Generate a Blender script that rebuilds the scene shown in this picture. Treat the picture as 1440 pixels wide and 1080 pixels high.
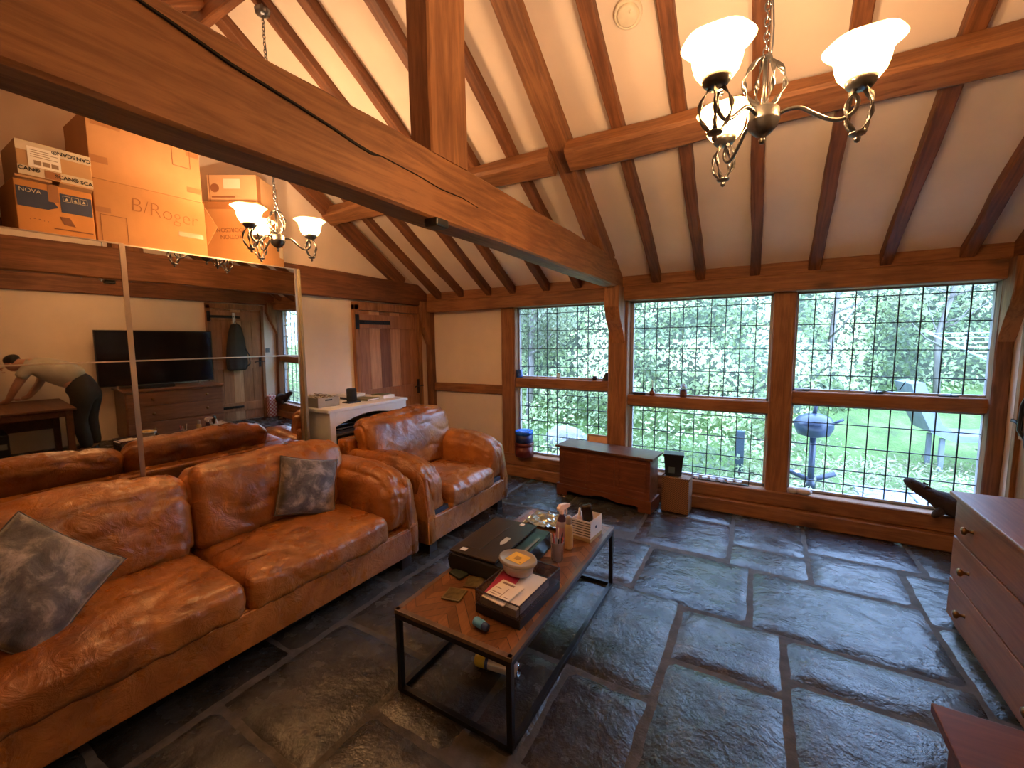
import bpy, bmesh, math, random
from mathutils import Vector, Matrix, noise
for o in list(bpy.data.objects): bpy.data.objects.remove(o)
S = bpy.context.scene; COL = S.collection
R = math.radians; PI = math.pi
# ------------------------------------------------ camera, world, exposure
def make_camera():
    yaw, pitch, roll = .531, -.101, -.012
    fw = Vector((-math.sin(yaw)*math.cos(pitch), math.cos(yaw)*math.cos(pitch), math.sin(pitch)))
    rt = Vector((math.cos(yaw), math.sin(yaw), 0)); up = rt.cross(fw)
    r = rt*math.cos(roll)+up*math.sin(roll); u = -rt*math.sin(roll)+up*math.cos(roll)
    cd = bpy.data.cameras.new('camera'); cam = bpy.data.objects.new('camera', cd); COL.objects.link(cam)
    m = Matrix((( r.x,u.x,-fw.x,3.7815),(r.y,u.y,-fw.y,-4.3660),(r.z,u.z,-fw.z,1.6000),(0,0,0,1)))
    cam.matrix_world = m
    cd.sensor_fit = 'HORIZONTAL'; cd.sensor_width = 36; cd.lens = 593.5/1440*36; cd.clip_start = .02; cd.clip_end = 200
    S.camera = cam
make_camera()
w = bpy.data.worlds.new('overcast_sky'); S.world = w; w.use_nodes = True
wb = w.node_tree.nodes['Background']; wb.inputs[0].default_value = (.40,.60,1,1); wb.inputs[1].default_value = 6.6
S.view_settings.view_transform = 'Standard'; S.view_settings.look = 'None'
S.view_settings.exposure = 1.36; S.view_settings.gamma = 1; S.view_settings.use_curve_mapping = False
LAMP_W = 9.0; LAMP_COL = (1, .62, .35)

# ------------------------------------------------ materials
MATS = {}
def _base(name):
    m = bpy.data.materials.new(name); m.use_nodes = True
    nt = m.node_tree; return m, nt, nt.nodes['Principled BSDF']
def _n(nt, t, **k):
    n = nt.nodes.new(t)
    for a, v in k.items(): setattr(n, a, v)
    return n
def _ramp(nt, src, stops):
    r = _n(nt, 'ShaderNodeValToRGB'); e = r.color_ramp.elements
    while len(e) < len(stops): e.new(.5)
    for i, (p, c) in enumerate(stops): e[i].position = p; e[i].color = (c[0], c[1], c[2], 1)
    nt.links.new(src, r.inputs[0]); return r.outputs[0]
def _bump(nt, b, src, strength, dist=.01, prev=None):
    u = _n(nt, 'ShaderNodeBump'); u.inputs['Strength'].default_value = strength; u.inputs['Distance'].default_value = dist
    nt.links.new(src, u.inputs['Height'])
    if prev: nt.links.new(prev, u.inputs['Normal'])
    nt.links.new(u.outputs[0], b.inputs['Normal']); return u.outputs[0]
def _coord(nt, scale=(1,1,1), rot=(0,0,0)):
    tc = _n(nt, 'ShaderNodeTexCoord'); mp = _n(nt, 'ShaderNodeMapping')
    mp.inputs['Scale'].default_value = scale; mp.inputs['Rotation'].default_value = rot
    nt.links.new(tc.outputs['Object'], mp.inputs[0]); return mp.outputs[0]
def _noise(nt, vec, scale, detail=4, rough=.55, dist=0):
    n = _n(nt, 'ShaderNodeTexNoise'); n.inputs['Scale'].default_value = scale; n.inputs['Detail'].default_value = detail
    n.inputs['Roughness'].default_value = rough; n.inputs['Distortion'].default_value = dist
    nt.links.new(vec, n.inputs['Vector']); return n.outputs['Fac']
def plain(name, c, rough=.5, metal=0, bump=0, bs=60, coat=0, var=.12, vs=8):
    if name in MATS: return MATS[name]
    m, nt, b = _base(name)
    v = _coord(nt); f = _noise(nt, v, vs)
    lo = tuple(x*(1-var) for x in c); hi = tuple(min(1, x*(1+var)) for x in c)
    nt.links.new(_ramp(nt, f, [(.3, lo), (.7, hi)]), b.inputs['Base Color'])
    b.inputs['Roughness'].default_value = rough; b.inputs['Metallic'].default_value = metal
    b.inputs['Coat Weight'].default_value = coat
    if bump: _bump(nt, b, _noise(nt, v, bs), bump, .004)
    MATS[name] = m; return m
def wood(name, dark, light, axis='x', scale=1.0, rough=.55, bump=.35, knots=True):
    if name in MATS: return MATS[name]
    m, nt, b = _base(name)
    st = {'x': (1.2, 14, 14), 'y': (14, 1.2, 14), 'z': (14, 14, 1.2)}[axis]
    v = _coord(nt, tuple(s*scale for s in st))
    f = _noise(nt, v, 1.6, 8, .62, 1.2); g = _noise(nt, v, 6, 3, .6)
    big = _noise(nt, _coord(nt), 2.2*scale, 3)
    mx = _n(nt, 'ShaderNodeMath', operation='MULTIPLY_ADD'); nt.links.new(g, mx.inputs[0]); mx.inputs[1].default_value = .25
    nt.links.new(f, mx.inputs[2])
    m2 = _n(nt, 'ShaderNodeMath', operation='MULTIPLY_ADD'); nt.links.new(big, m2.inputs[0]); m2.inputs[1].default_value = .5
    nt.links.new(mx.outputs[0], m2.inputs[2])
    mid = tuple((a+c)/2 for a, c in zip(dark, light))
    col = _ramp(nt, m2.outputs[0], [(.55, dark), (.82, mid), (1.1, light)])
    if knots:
        vo = _n(nt, 'ShaderNodeTexVoronoi'); vo.inputs['Scale'].default_value = .9
        nt.links.new(_coord(nt, tuple(1.5 if s < 2 else 4 for s in st)), vo.inputs['Vector'])
        kr = _ramp(nt, vo.outputs['Distance'], [(.03, (.22, .18, .15)), (.13, (1, 1, 1))])
        mm = _n(nt, 'ShaderNodeMix', data_type='RGBA', blend_type='MULTIPLY'); mm.inputs[0].default_value = .8
        nt.links.new(col, mm.inputs[6]); nt.links.new(kr, mm.inputs[7]); col = mm.outputs[2]
    nt.links.new(col, b.inputs['Base Color'])
    b.inputs['Roughness'].default_value = rough
    _bump(nt, b, m2.outputs[0], bump, .006)
    MATS[name] = m; return m
def emit(name, c, s):
    m, nt, b = _base(name); b.inputs['Base Color'].default_value = (*c, 1)
    b.inputs['Emission Color'].default_value = (*c, 1); b.inputs['Emission Strength'].default_value = s
    MATS[name] = m; return m
OAK = wood('aged_oak', (.125, .043, .012), (.345, .145, .050), 'x', 1, .6, .35)
OAKD = wood('dark_oak', (.07, .022, .007), (.25, .09, .03), 'x', 1, .6, .45)
OAKZ = wood('oak_upright_grain', (.10, .035, .010), (.38, .16, .055), 'z', 1, .6, .4)
DOORW = [wood('door_plank_%s' % n, d, l, 'z', 1, .5, .2, False) for n, d, l in
         (('mid', (.22, .08, .025), (.42, .18, .07)), ('pale', (.42, .20, .085), (.66, .36, .17)), ('brown', (.16, .055, .018), (.30, .12, .045)))]
PINE = wood('honey_pine', (.15, .055, .022), (.30, .125, .055), 'y', 1, .42, .12)
PINEZ = wood('honey_pine_upright', (.20, .075, .025), (.44, .19, .075), 'z', 1, .42, .12)
MAHOG = wood('red_brown_wood', (.075, .020, .008), (.21, .065, .025), 'x', 1, .32, .1, False)
MAHTOP = wood('dark_polished_wood', (.055, .020, .011), (.15, .055, .026), 'x', 1, .36, .06, False)
PLASTER = plain('cream_plaster', (.87, .72, .56), .9, bump=.25, bs=14, var=.05, vs=3)
CARD = plain('brown_cardboard', (.44, .21, .075), .85, bump=.1, bs=30, var=.08, vs=5)
CARD2 = plain('pale_cardboard', (.48, .28, .13), .85, bump=.1, bs=30, var=.08, vs=5)
TAPE = plain('brown_packing_tape', (.33, .14, .05), .35, var=.05)
TAPEW = plain('white_paper_tape', (.62, .52, .38), .6, var=.04)
WHITE = plain('white_paint', (.82, .80, .76), .45, var=.04)
PAPER = plain('white_paper', (.85, .80, .72), .8, var=.04)
INK = plain('black_ink', (.02, .018, .018), .7)
PENCIL = plain('brown_marker_ink', (.22, .08, .028), .7)
IRON = plain('black_iron', (.022, .020, .020), .45, .6, bump=.2, bs=80)
STEEL = plain('black_steel', (.018, .018, .021), .4, .3)
BRONZE = plain('antique_pewter', (.20, .20, .21), .30, .9, bump=.2, bs=90)
BLACK = plain('black_plastic', (.014, .014, .016), .38)
GLOSS = plain('glossy_black_plastic', (.006, .006, .008), .08)
ALU = plain('champagne_aluminium', (.62, .50, .40), .3, .85)
LEAD = plain('dark_lead', (.035, .038, .045), .5, .5)
PUTTY = plain('grey_putty', (.42, .40, .42), .6)
BRASS = plain('aged_brass', (.24, .13, .05), .28, .9)
def leather():
    m, nt, b = _base('tan_leather')
    v = _coord(nt)
    f = _noise(nt, v, 3.2, 6, .6, .6)
    nt.links.new(_ramp(nt, f, [(.28, (.17, .050, .010)), (.5, (.33, .108, .020)), (.72, (.50, .185, .036))]), b.inputs['Base Color'])
    rr = _ramp(nt, _noise(nt, v, 9), [(.3, (.22,)*3), (.7, (.40,)*3)]); nt.links.new(rr, b.inputs['Roughness'])
    b.inputs['Coat Weight'].default_value = .25; b.inputs['Coat Roughness'].default_value = .22
    vo = _n(nt, 'ShaderNodeTexVoronoi'); vo.inputs['Scale'].default_value = 150; nt.links.new(v, vo.inputs['Vector'])
    a = _bump(nt, b, vo.outputs['Distance'], .12, .002)
    _bump(nt, b, _noise(nt, v, 11, 5, .6, 1.6), .5, .02, a)
    return m
LEATHER = leather()
PIPE = plain('leather_piping', (.26, .075, .017), .4)
def velvet():
    m, nt, b = _base('crushed_grey_velvet')
    v = _coord(nt); f = _noise(nt, v, 9, 7, .68, .45)
    nt.links.new(_ramp(nt, f, [(.36, (.035, .027, .024)), (.50, (.11, .088, .075)), (.64, (.36, .29, .24))]), b.inputs['Base Color'])
    b.inputs['Roughness'].default_value = .55; b.inputs['Sheen Weight'].default_value = .6
    _bump(nt, b, f, .5, .015); return m
VELVET = velvet()
def slate():
    m, nt, b = _base('wet_look_slate')
    v = _coord(nt)
    vc = _n(nt, 'ShaderNodeVertexColor'); vc.layer_name = 'tone'
    f = _noise(nt, v, 5, 8, .62, .3)
    c = _ramp(nt, f, [(.3, (.024, .025, .026)), (.5, (.052, .052, .052)), (.72, (.10, .095, .089))])
    mm = _n(nt, 'ShaderNodeMix', data_type='RGBA', blend_type='MULTIPLY'); mm.inputs[0].default_value = 1
    nt.links.new(c, mm.inputs[6]); nt.links.new(vc.outputs[0], mm.inputs[7]); nt.links.new(mm.outputs[2], b.inputs['Base Color'])
    nt.links.new(_ramp(nt, _noise(nt, v, 7, 5), [(.3, (.12,)*3), (.7, (.36,)*3)]), b.inputs['Roughness'])
    b.inputs['Specular IOR Level'].default_value = .48
    a = _bump(nt, b, _noise(nt, v, 6, 6, .6, .25), .5, .032)
    _bump(nt, b, _noise(nt, v, 30, 5, .65, 0), .30, .012, a)
    return m
SLATE = slate()
MORTAR = plain('sandy_mortar', (.085, .074, .062), .9, bump=.6, bs=50, var=.35, vs=20)
def glassm():
    m = bpy.data.materials.new('window_glass'); m.use_nodes = True; nt = m.node_tree; nt.nodes.clear()
    o = _n(nt, 'ShaderNodeOutputMaterial'); mx = _n(nt, 'ShaderNodeMixShader'); fr = _n(nt, 'ShaderNodeFresnel'); fr.inputs[0].default_value = 1.45
    t = _n(nt, 'ShaderNodeBsdfTransparent'); t.inputs[0].default_value = (.93, .95, .97, 1)
    g = _n(nt, 'ShaderNodeBsdfGlossy'); g.inputs['Roughness'].default_value = .02
    ge = _n(nt, 'ShaderNodeNewGeometry'); inv = _n(nt, 'ShaderNodeMath', operation='SUBTRACT'); inv.inputs[0].default_value = 1; nt.links.new(ge.outputs['Backfacing'], inv.inputs[1])
    mu = _n(nt, 'ShaderNodeMath', operation='MULTIPLY'); nt.links.new(fr.outputs[0], mu.inputs[0]); nt.links.new(inv.outputs[0], mu.inputs[1])
    nt.links.new(mu.outputs[0], mx.inputs[0]); nt.links.new(t.outputs[0], mx.inputs[1]); nt.links.new(g.outputs[0], mx.inputs[2])
    nt.links.new(mx.outputs[0], o.inputs[0]); return m
GLASS = glassm()
def clear(name, tint, fac=.25, rough=.1):
    m = bpy.data.materials.new(name); m.use_nodes = True; nt = m.node_tree; b = nt.nodes['Principled BSDF']
    b.inputs['Base Color'].default_value = (*tint, 1); b.inputs['Roughness'].default_value = rough
    o = nt.nodes['Material Output']; mx = _n(nt, 'ShaderNodeMixShader'); mx.inputs[0].default_value = fac
    t = _n(nt, 'ShaderNodeBsdfTransparent')
    nt.links.new(t.outputs[0], mx.inputs[1]); nt.links.new(b.outputs[0], mx.inputs[2]); nt.links.new(mx.outputs[0], o.inputs[0]); return m
MIRROR, nt_, b_ = _base('mirror_silver'); b_.inputs['Metallic'].default_value = 1; b_.inputs['Roughness'].default_value = .015
b_.inputs['Base Color'].default_value = (.66, .62, .58, 1)
def shademat():
    m = bpy.data.materials.new('alabaster_glass_shade'); m.use_nodes = True; nt = m.node_tree; nt.nodes.clear()
    o = _n(nt, 'ShaderNodeOutputMaterial'); a = _n(nt, 'ShaderNodeAddShader')
    mx = _n(nt, 'ShaderNodeMixShader'); mx.inputs[0].default_value = .8
    d = _n(nt, 'ShaderNodeBsdfDiffuse'); d.inputs[0].default_value = (.9, .78, .55, 1)
    t = _n(nt, 'ShaderNodeBsdfTranslucent'); t.inputs[0].default_value = (.95, .80, .50, 1)
    e = _n(nt, 'ShaderNodeEmission'); e.inputs[0].default_value = (1, .62, .26, 1); e.inputs[1].default_value = .16
    nt.links.new(d.outputs[0], mx.inputs[1]); nt.links.new(t.outputs[0], mx.inputs[2])
    m2 = _n(nt, 'ShaderNodeMixShader'); m2.inputs[0].default_value = .36; tp = _n(nt, 'ShaderNodeBsdfTransparent'); tp.inputs[0].default_value = (1, .96, .88, 1)
    nt.links.new(tp.outputs[0], m2.inputs[1]); nt.links.new(mx.outputs[0], m2.inputs[2])
    nt.links.new(m2.outputs[0], a.inputs[0]); nt.links.new(e.outputs[0], a.inputs[1]); nt.links.new(a.outputs[0], o.inputs[0]); return m
SHADE = shademat()
def bulbm():
    m = bpy.data.materials.new('lit_clear_bulb'); m.use_nodes = True; nt = m.node_tree; nt.nodes.clear()
    o = _n(nt, 'ShaderNodeOutputMaterial'); a = _n(nt, 'ShaderNodeAddShader'); t = _n(nt, 'ShaderNodeBsdfTransparent')
    e = _n(nt, 'ShaderNodeEmission'); e.inputs[0].default_value = (1, .80, .50, 1); e.inputs[1].default_value = 3
    nt.links.new(t.outputs[0], a.inputs[0]); nt.links.new(e.outputs[0], a.inputs[1]); nt.links.new(a.outputs[0], o.inputs[0]); return m
BULB = bulbm()
def herringbone():
    m, nt, b = _base('chevron_parquet')
    tc = _n(nt, 'ShaderNodeTexCoord'); sp = _n(nt, 'ShaderNodeSeparateXYZ'); nt.links.new(tc.outputs['Object'], sp.inputs[0])
    def M(op, a, c=None, v=None):
        n = _n(nt, 'ShaderNodeMath', operation=op)
        nt.links.new(a, n.inputs[0])
        if c is not None: nt.links.new(c, n.inputs[1])
        elif v is not None: n.inputs[1].default_value = v
        return n.outputs[0]
    xs = M('PINGPONG', M('ADD', sp.outputs[0], v=10.0), v=.155)
    s = M('ADD', sp.outputs[1], M('MULTIPLY', xs, v=1.0))
    k = M('MULTIPLY', s, v=16.0); fr = M('FRACT', k); fl = M('FLOOR', k)
    cell = M('FLOOR', M('DIVIDE', M('ADD', sp.outputs[0], v=10.0), v=.155))
    idn = M('ADD', fl, M('MULTIPLY', cell, v=7.31))
    wn = _n(nt, 'ShaderNodeTexWhiteNoise', noise_dimensions='1D'); nt.links.new(idn, wn.inputs['W'])
    edge = M('LESS_THAN', M('ABSOLUTE', M('SUBTRACT', fr, v=.5)), v=.47)
    g = _noise(nt, _coord(nt, (30, 6, 8), (0, 0, .7)), 3, 5)
    t = M('ADD', M('MULTIPLY', wn.outputs[0], v=.45), M('MULTIPLY', g, v=.5))
    c = _ramp(nt, t, [(.15, (.10, .038, .014)), (.45, (.20, .080, .028)), (.8, (.33, .145, .055))])
    mm = _n(nt, 'ShaderNodeMix', data_type='RGBA'); nt.links.new(edge, mm.inputs[0]); mm.inputs[6].default_value = (.03, .012, .006, 1)
    nt.links.new(c, mm.inputs[7]); nt.links.new(mm.outputs[2], b.inputs['Base Color']); b.inputs['Roughness'].default_value = .38
    return m
PARQUET = herringbone()
def wicker():
    m, nt, b = _base('woven_wicker')
    v = _coord(nt, (1, 1, 1)); ck = _n(nt, 'ShaderNodeTexChecker'); ck.inputs['Scale'].default_value = 95
    ck.inputs[1].default_value = (.30, .15, .065, 1); ck.inputs[2].default_value = (.13, .055, .022, 1)
    nt.links.new(v, ck.inputs[0]); nt.links.new(ck.outputs[0], b.inputs['Base Color']); b.inputs['Roughness'].default_value = .65
    _bump(nt, b, ck.outputs['Fac'], .8, .004); return m
WICKER = wicker()

# ------------------------------------------------ mesh helpers
def BM(): return bmesh.new()
def box(bm, x0, x1, y0, y1, z0, z1, bev=0, mi=0, seg=2, mat=None):
    b2 = bmesh.new(); bmesh.ops.create_cube(b2, size=1)
    for v in b2.verts: v.co = Vector((x0+(v.co.x+.5)*(x1-x0), y0+(v.co.y+.5)*(y1-y0), z0+(v.co.z+.5)*(z1-z0)))
    if bev: bmesh.ops.bevel(b2, geom=b2.edges[:], offset=bev, segments=seg, affect='EDGES', profile=.6)
    merge(bm, b2, mat, mi)
def merge(bm, b2, mat=None, mi=0):
    if mat: bmesh.ops.transform(b2, matrix=mat, verts=b2.verts)
    vm = {}
    for v in b2.verts: vm[v] = bm.verts.new(v.co)
    for f in b2.faces:
        try: nf = bm.faces.new([vm[v] for v in f.verts]); nf.material_index = mi; nf.smooth = f.smooth
        except ValueError: pass
    b2.free()
def tube(bm, pts, r, seg=8, mi=0, cap=True, rs=None, flat=None):
    pts = [Vector(p) for p in pts]; rings = []; n = len(pts)
    t0 = (pts[1]-pts[0]).normalized(); a = Vector((0, 0, 1)) if abs(t0.z) < .9 else Vector((1, 0, 0)); u = t0.cross(a).normalized()
    for i, p in enumerate(pts):
        t = (pts[min(i+1, n-1)]-pts[max(i-1, 0)]).normalized()
        u = (u-t*u.dot(t)).normalized(); v = t.cross(u); rr = rs[i] if rs else r
        f = flat[i] if flat else (1, 1, 0)
        ring = []
        for k in range(seg):
            an = 2*PI*k/seg; cx, cy = math.cos(an)*rr*f[0], math.sin(an)*rr*f[1]
            ca, sa = math.cos(f[2]), math.sin(f[2]); cx, cy = cx*ca-cy*sa, cx*sa+cy*ca
            ring.append(bm.verts.new(p+u*cx+v*cy))
        rings.append(ring)
    for i in range(n-1):
        for k in range(seg):
            f = bm.faces.new((rings[i][k], rings[i][(k+1) % seg], rings[i+1][(k+1) % seg], rings[i+1][k])); f.smooth = True; f.material_index = mi
    if cap:
        for ring in (rings[0][::-1], rings[-1]):
            try: f = bm.faces.new(ring); f.material_index = mi
            except ValueError: pass
def lathe(bm, prof, seg=24, c=(0, 0, 0), mi=0, close=False, wav=None):
    rings = []
    for j, (r, z) in enumerate(prof):
        ring = []
        for k in range(seg):
            a = 2*PI*k/seg; rr = r
            dz = 0
            if wav: rr = r*(1+wav[0]*wav[2][j]*math.cos(wav[1]*a)); dz = wav[0]*.25*wav[2][j]*math.cos(wav[1]*a)*.1
            ring.append(bm.verts.new((c[0]+rr*math.cos(a), c[1]+rr*math.sin(a), c[2]+z+dz)))
        rings.append(ring)
    for i in range(len(prof)-1):
        for k in range(seg):
            f = bm.faces.new((rings[i][k], rings[i][(k+1) % seg], rings[i+1][(k+1) % seg], rings[i+1][k])); f.smooth = True; f.material_index = mi
    if close:
        for ring in (rings[0][::-1], rings[-1]):
            f = bm.faces.new(ring); f.material_index = mi
def prism(bm, poly, axis, a0, a1, mi=0, mat=None):
    """poly: 2D outline; axis 'x': poly=(y,z); 'y': poly=(x,z); 'z': poly=(x,y)"""
    b2 = bmesh.new()
    def P(p, a): return {'x': (a, p[0], p[1]), 'y': (p[0], a, p[1]), 'z': (p[0], p[1], a)}[axis]
    A = [b2.verts.new(P(p, a0)) for p in poly]; B = [b2.verts.new(P(p, a1)) for p in poly]
    b2.faces.new(A); b2.faces.new(B[::-1]); n = len(poly)
    for i in range(n): b2.faces.new((A[i], B[i], B[(i+1) % n], A[(i+1) % n]))
    bmesh.ops.recalc_face_normals(b2, faces=b2.faces[:]); merge(bm, b2, mat, mi)
def puff(bm, sx, sy, sz, r, bul=(0, 0, 0), cuts=14, wr=0., fr=6., seed=0, c=(0, 0, 0), mat=None, mi=0, crease=0., sag=None, pucker=0.):
    """a soft, rounded, bulging cushion block of full size sx,sy,sz"""
    b2 = bmesh.new(); bmesh.ops.create_cube(b2, size=2); bmesh.ops.subdivide_edges(b2, edges=b2.edges[:], cuts=cuts, use_grid_fill=True)
    h = Vector((sx/2, sy/2, sz/2))
    for v in b2.verts:
        p = v.co.copy(); P = Vector((p.x*h.x, p.y*h.y, p.z*h.z))
        q = Vector([max(-(h[i]-r), min(h[i]-r, P[i])) for i in range(3)]); d = P-q
        if d.length > 1e-6: d = d.normalized()*r
        co = q+d
        for i in range(3):
            o1, o2 = [j for j in range(3) if j != i]
            if abs(p[i]) > .98: co[i] += math.copysign(bul[i]*(1-p[o1]**2)*(1-p[o2]**2), p[i])
        if sag: co = sag(co, p)
        v.co = co
    bmesh.ops.recalc_face_normals(b2, faces=b2.faces[:]); b2.normal_update()
    if wr or crease:
        off = Vector((seed*3.7, seed*1.3, seed*2.1))
        for v in b2.verts:
            n = noise.fractal(v.co*fr+off, .9, 2.0, 3)
            k = -max(0, .14-abs(noise.noise(v.co*fr*1.1+off*2)))/.14
            v.co += v.normal*(wr*n+crease*k)
            if pucker:
                e = max(0, (v.co.x/(sx/2)-.62)/.38); e = e*(1-.6*e) if v.co.z > -sz*.42 else 0
                if e > 0: v.co += v.normal*pucker*e*(-abs(noise.noise(Vector((v.co.y*21+seed, v.co.z*5, 2))))*2+.3)
    for f in b2.faces: f.smooth = True
    M = Matrix.Translation(c)
    if mat: M = mat @ M
    merge(bm, b2, M, mi)
def obj(name, bm, m, parent=None, smooth=False):
    me = bpy.data.meshes.new(name); bm.normal_update(); bm.to_mesh(me); bm.free()
    for x in (m if isinstance(m, (list, tuple)) else [m]): me.materials.append(x)
    if smooth:
        for p in me.polygons: p.use_smooth = True
    o = bpy.data.objects.new(name, me); COL.objects.link(o)
    if parent: o.parent = parent
    return o
def tag(o, label, cat, group=None, kind=None):
    o['label'] = label; o['category'] = cat
    if group: o['group'] = group
    if kind: o['kind'] = kind
    return o
def thing(name, label, cat, loc=(0, 0, 0), rz=0, group=None):
    o = bpy.data.objects.new(name, None); COL.objects.link(o); o.location = loc; o.rotation_euler = (0, 0, rz); o.empty_display_size = .1
    return tag(o, label, cat, group)
def struct(name, bm, m, parent=None):
    o = obj(name, bm, m, parent)
    if not parent: o['kind'] = 'structure'
    return o
def bxo(name, m, parent, *a, **k):
    bm = BM(); box(bm, *a, **k); return obj(name, bm, m, parent)
def text(name, body, size, m, parent, mat, bold=0., sx=1.):
    cu = bpy.data.curves.new(name, 'FONT'); cu.body = body; cu.size = size; cu.extrude = .0004; cu.offset = bold; cu.align_x = 'CENTER'; cu.align_y = 'CENTER'
    t = bpy.data.objects.new(name, cu); COL.objects.link(t)
    dg = bpy.context.evaluated_depsgraph_get(); dg.update()
    me = bpy.data.meshes.new_from_object(t.evaluated_get(dg)); bpy.data.objects.remove(t)
    me.materials.clear(); me.materials.append(m)
    me.transform(mat @ Matrix.Diagonal((sx, 1, 1, 1)))
    o = bpy.data.objects.new(name, me); COL.objects.link(o); o.parent = parent; return o
def onX(y, z, x=0., rot=0.):   # place flat text on a face looking towards +x, reading left to right along +y
    return Matrix.Translation((x, y, z)) @ Matrix.Rotation(rot, 4, 'X') @ Matrix(((0, 0, 1, 0), (1, 0, 0, 0), (0, 1, 0, 0), (0, 0, 0, 1)))

# ------------------------------------------------ the room: timber frame, walls, ceiling, floor
XL, XR, YB = -.05, 5.30, -5.56
RIDGE = -2.78; SL = .615
def zraf(y):   # underside of rafters
    d = -y-.12 if y > RIDGE else (y-YB)-.12
    return 2.145+SL*d
_tn = [0]
def beam(p0, p1, w, h, up=(0, 0, 1), m=None, camber=0., rough=.004, cham=.008, taper=(1, 1), parent=None, name=None, seg=.07):
    p0, p1 = Vector(p0), Vector(p1); L = (p1-p0).length; X = (p1-p0).normalized(); Z = Vector(up); Y = Z.cross(X).normalized(); Z = X.cross(Y)
    bm = BM(); n = max(4, int(L/seg)); c = cham
    sec = [(-w/2+c, -h/2), (w/2-c, -h/2), (w/2, -h/2+c), (w/2, h/2-c), (w/2-c, h/2), (-w/2+c, h/2), (-w/2, h/2-c), (-w/2, -h/2+c)]
    rings = []; _tn[0] += 1; sd = _tn[0]*5.1
    for i in range(n+1):
        t = i/n; ring = []
        for (y, z) in sec:
            nn = noise.fractal(Vector((t*L*1.6+sd, y*3, z*3)), 1, 2, 3)
            n2 = noise.fractal(Vector((t*L*1.6+sd+50, y*3, z*3)), 1, 2, 3)
            tp = taper[0]+(taper[1]-taper[0])*t
            ring.append(bm.verts.new((t*L, y*tp+nn*rough*1.5, z*tp+n2*rough*1.5+camber*4*t*(1-t)*(1 if z > 0 else .15))))
        rings.append(ring)
    for i in range(n):
        for k in range(8): bm.faces.new((rings[i][k], rings[i+1][k], rings[i+1][(k+1) % 8], rings[i][(k+1) % 8]))
    bm.faces.new(rings[0]); bm.faces.new(rings[-1][::-1]); bmesh.ops.recalc_face_normals(bm, faces=bm.faces[:])
    o = struct(name or 'trim_%d' % _tn[0], bm, m or OAK, parent)
    o.matrix_world = Matrix(((X.x, Y.x, Z.x, p0.x), (X.y, Y.y, Z.y, p0.y), (X.z, Y.z, Z.z, p0.z), (0, 0, 0, 1)))
    return o

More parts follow.
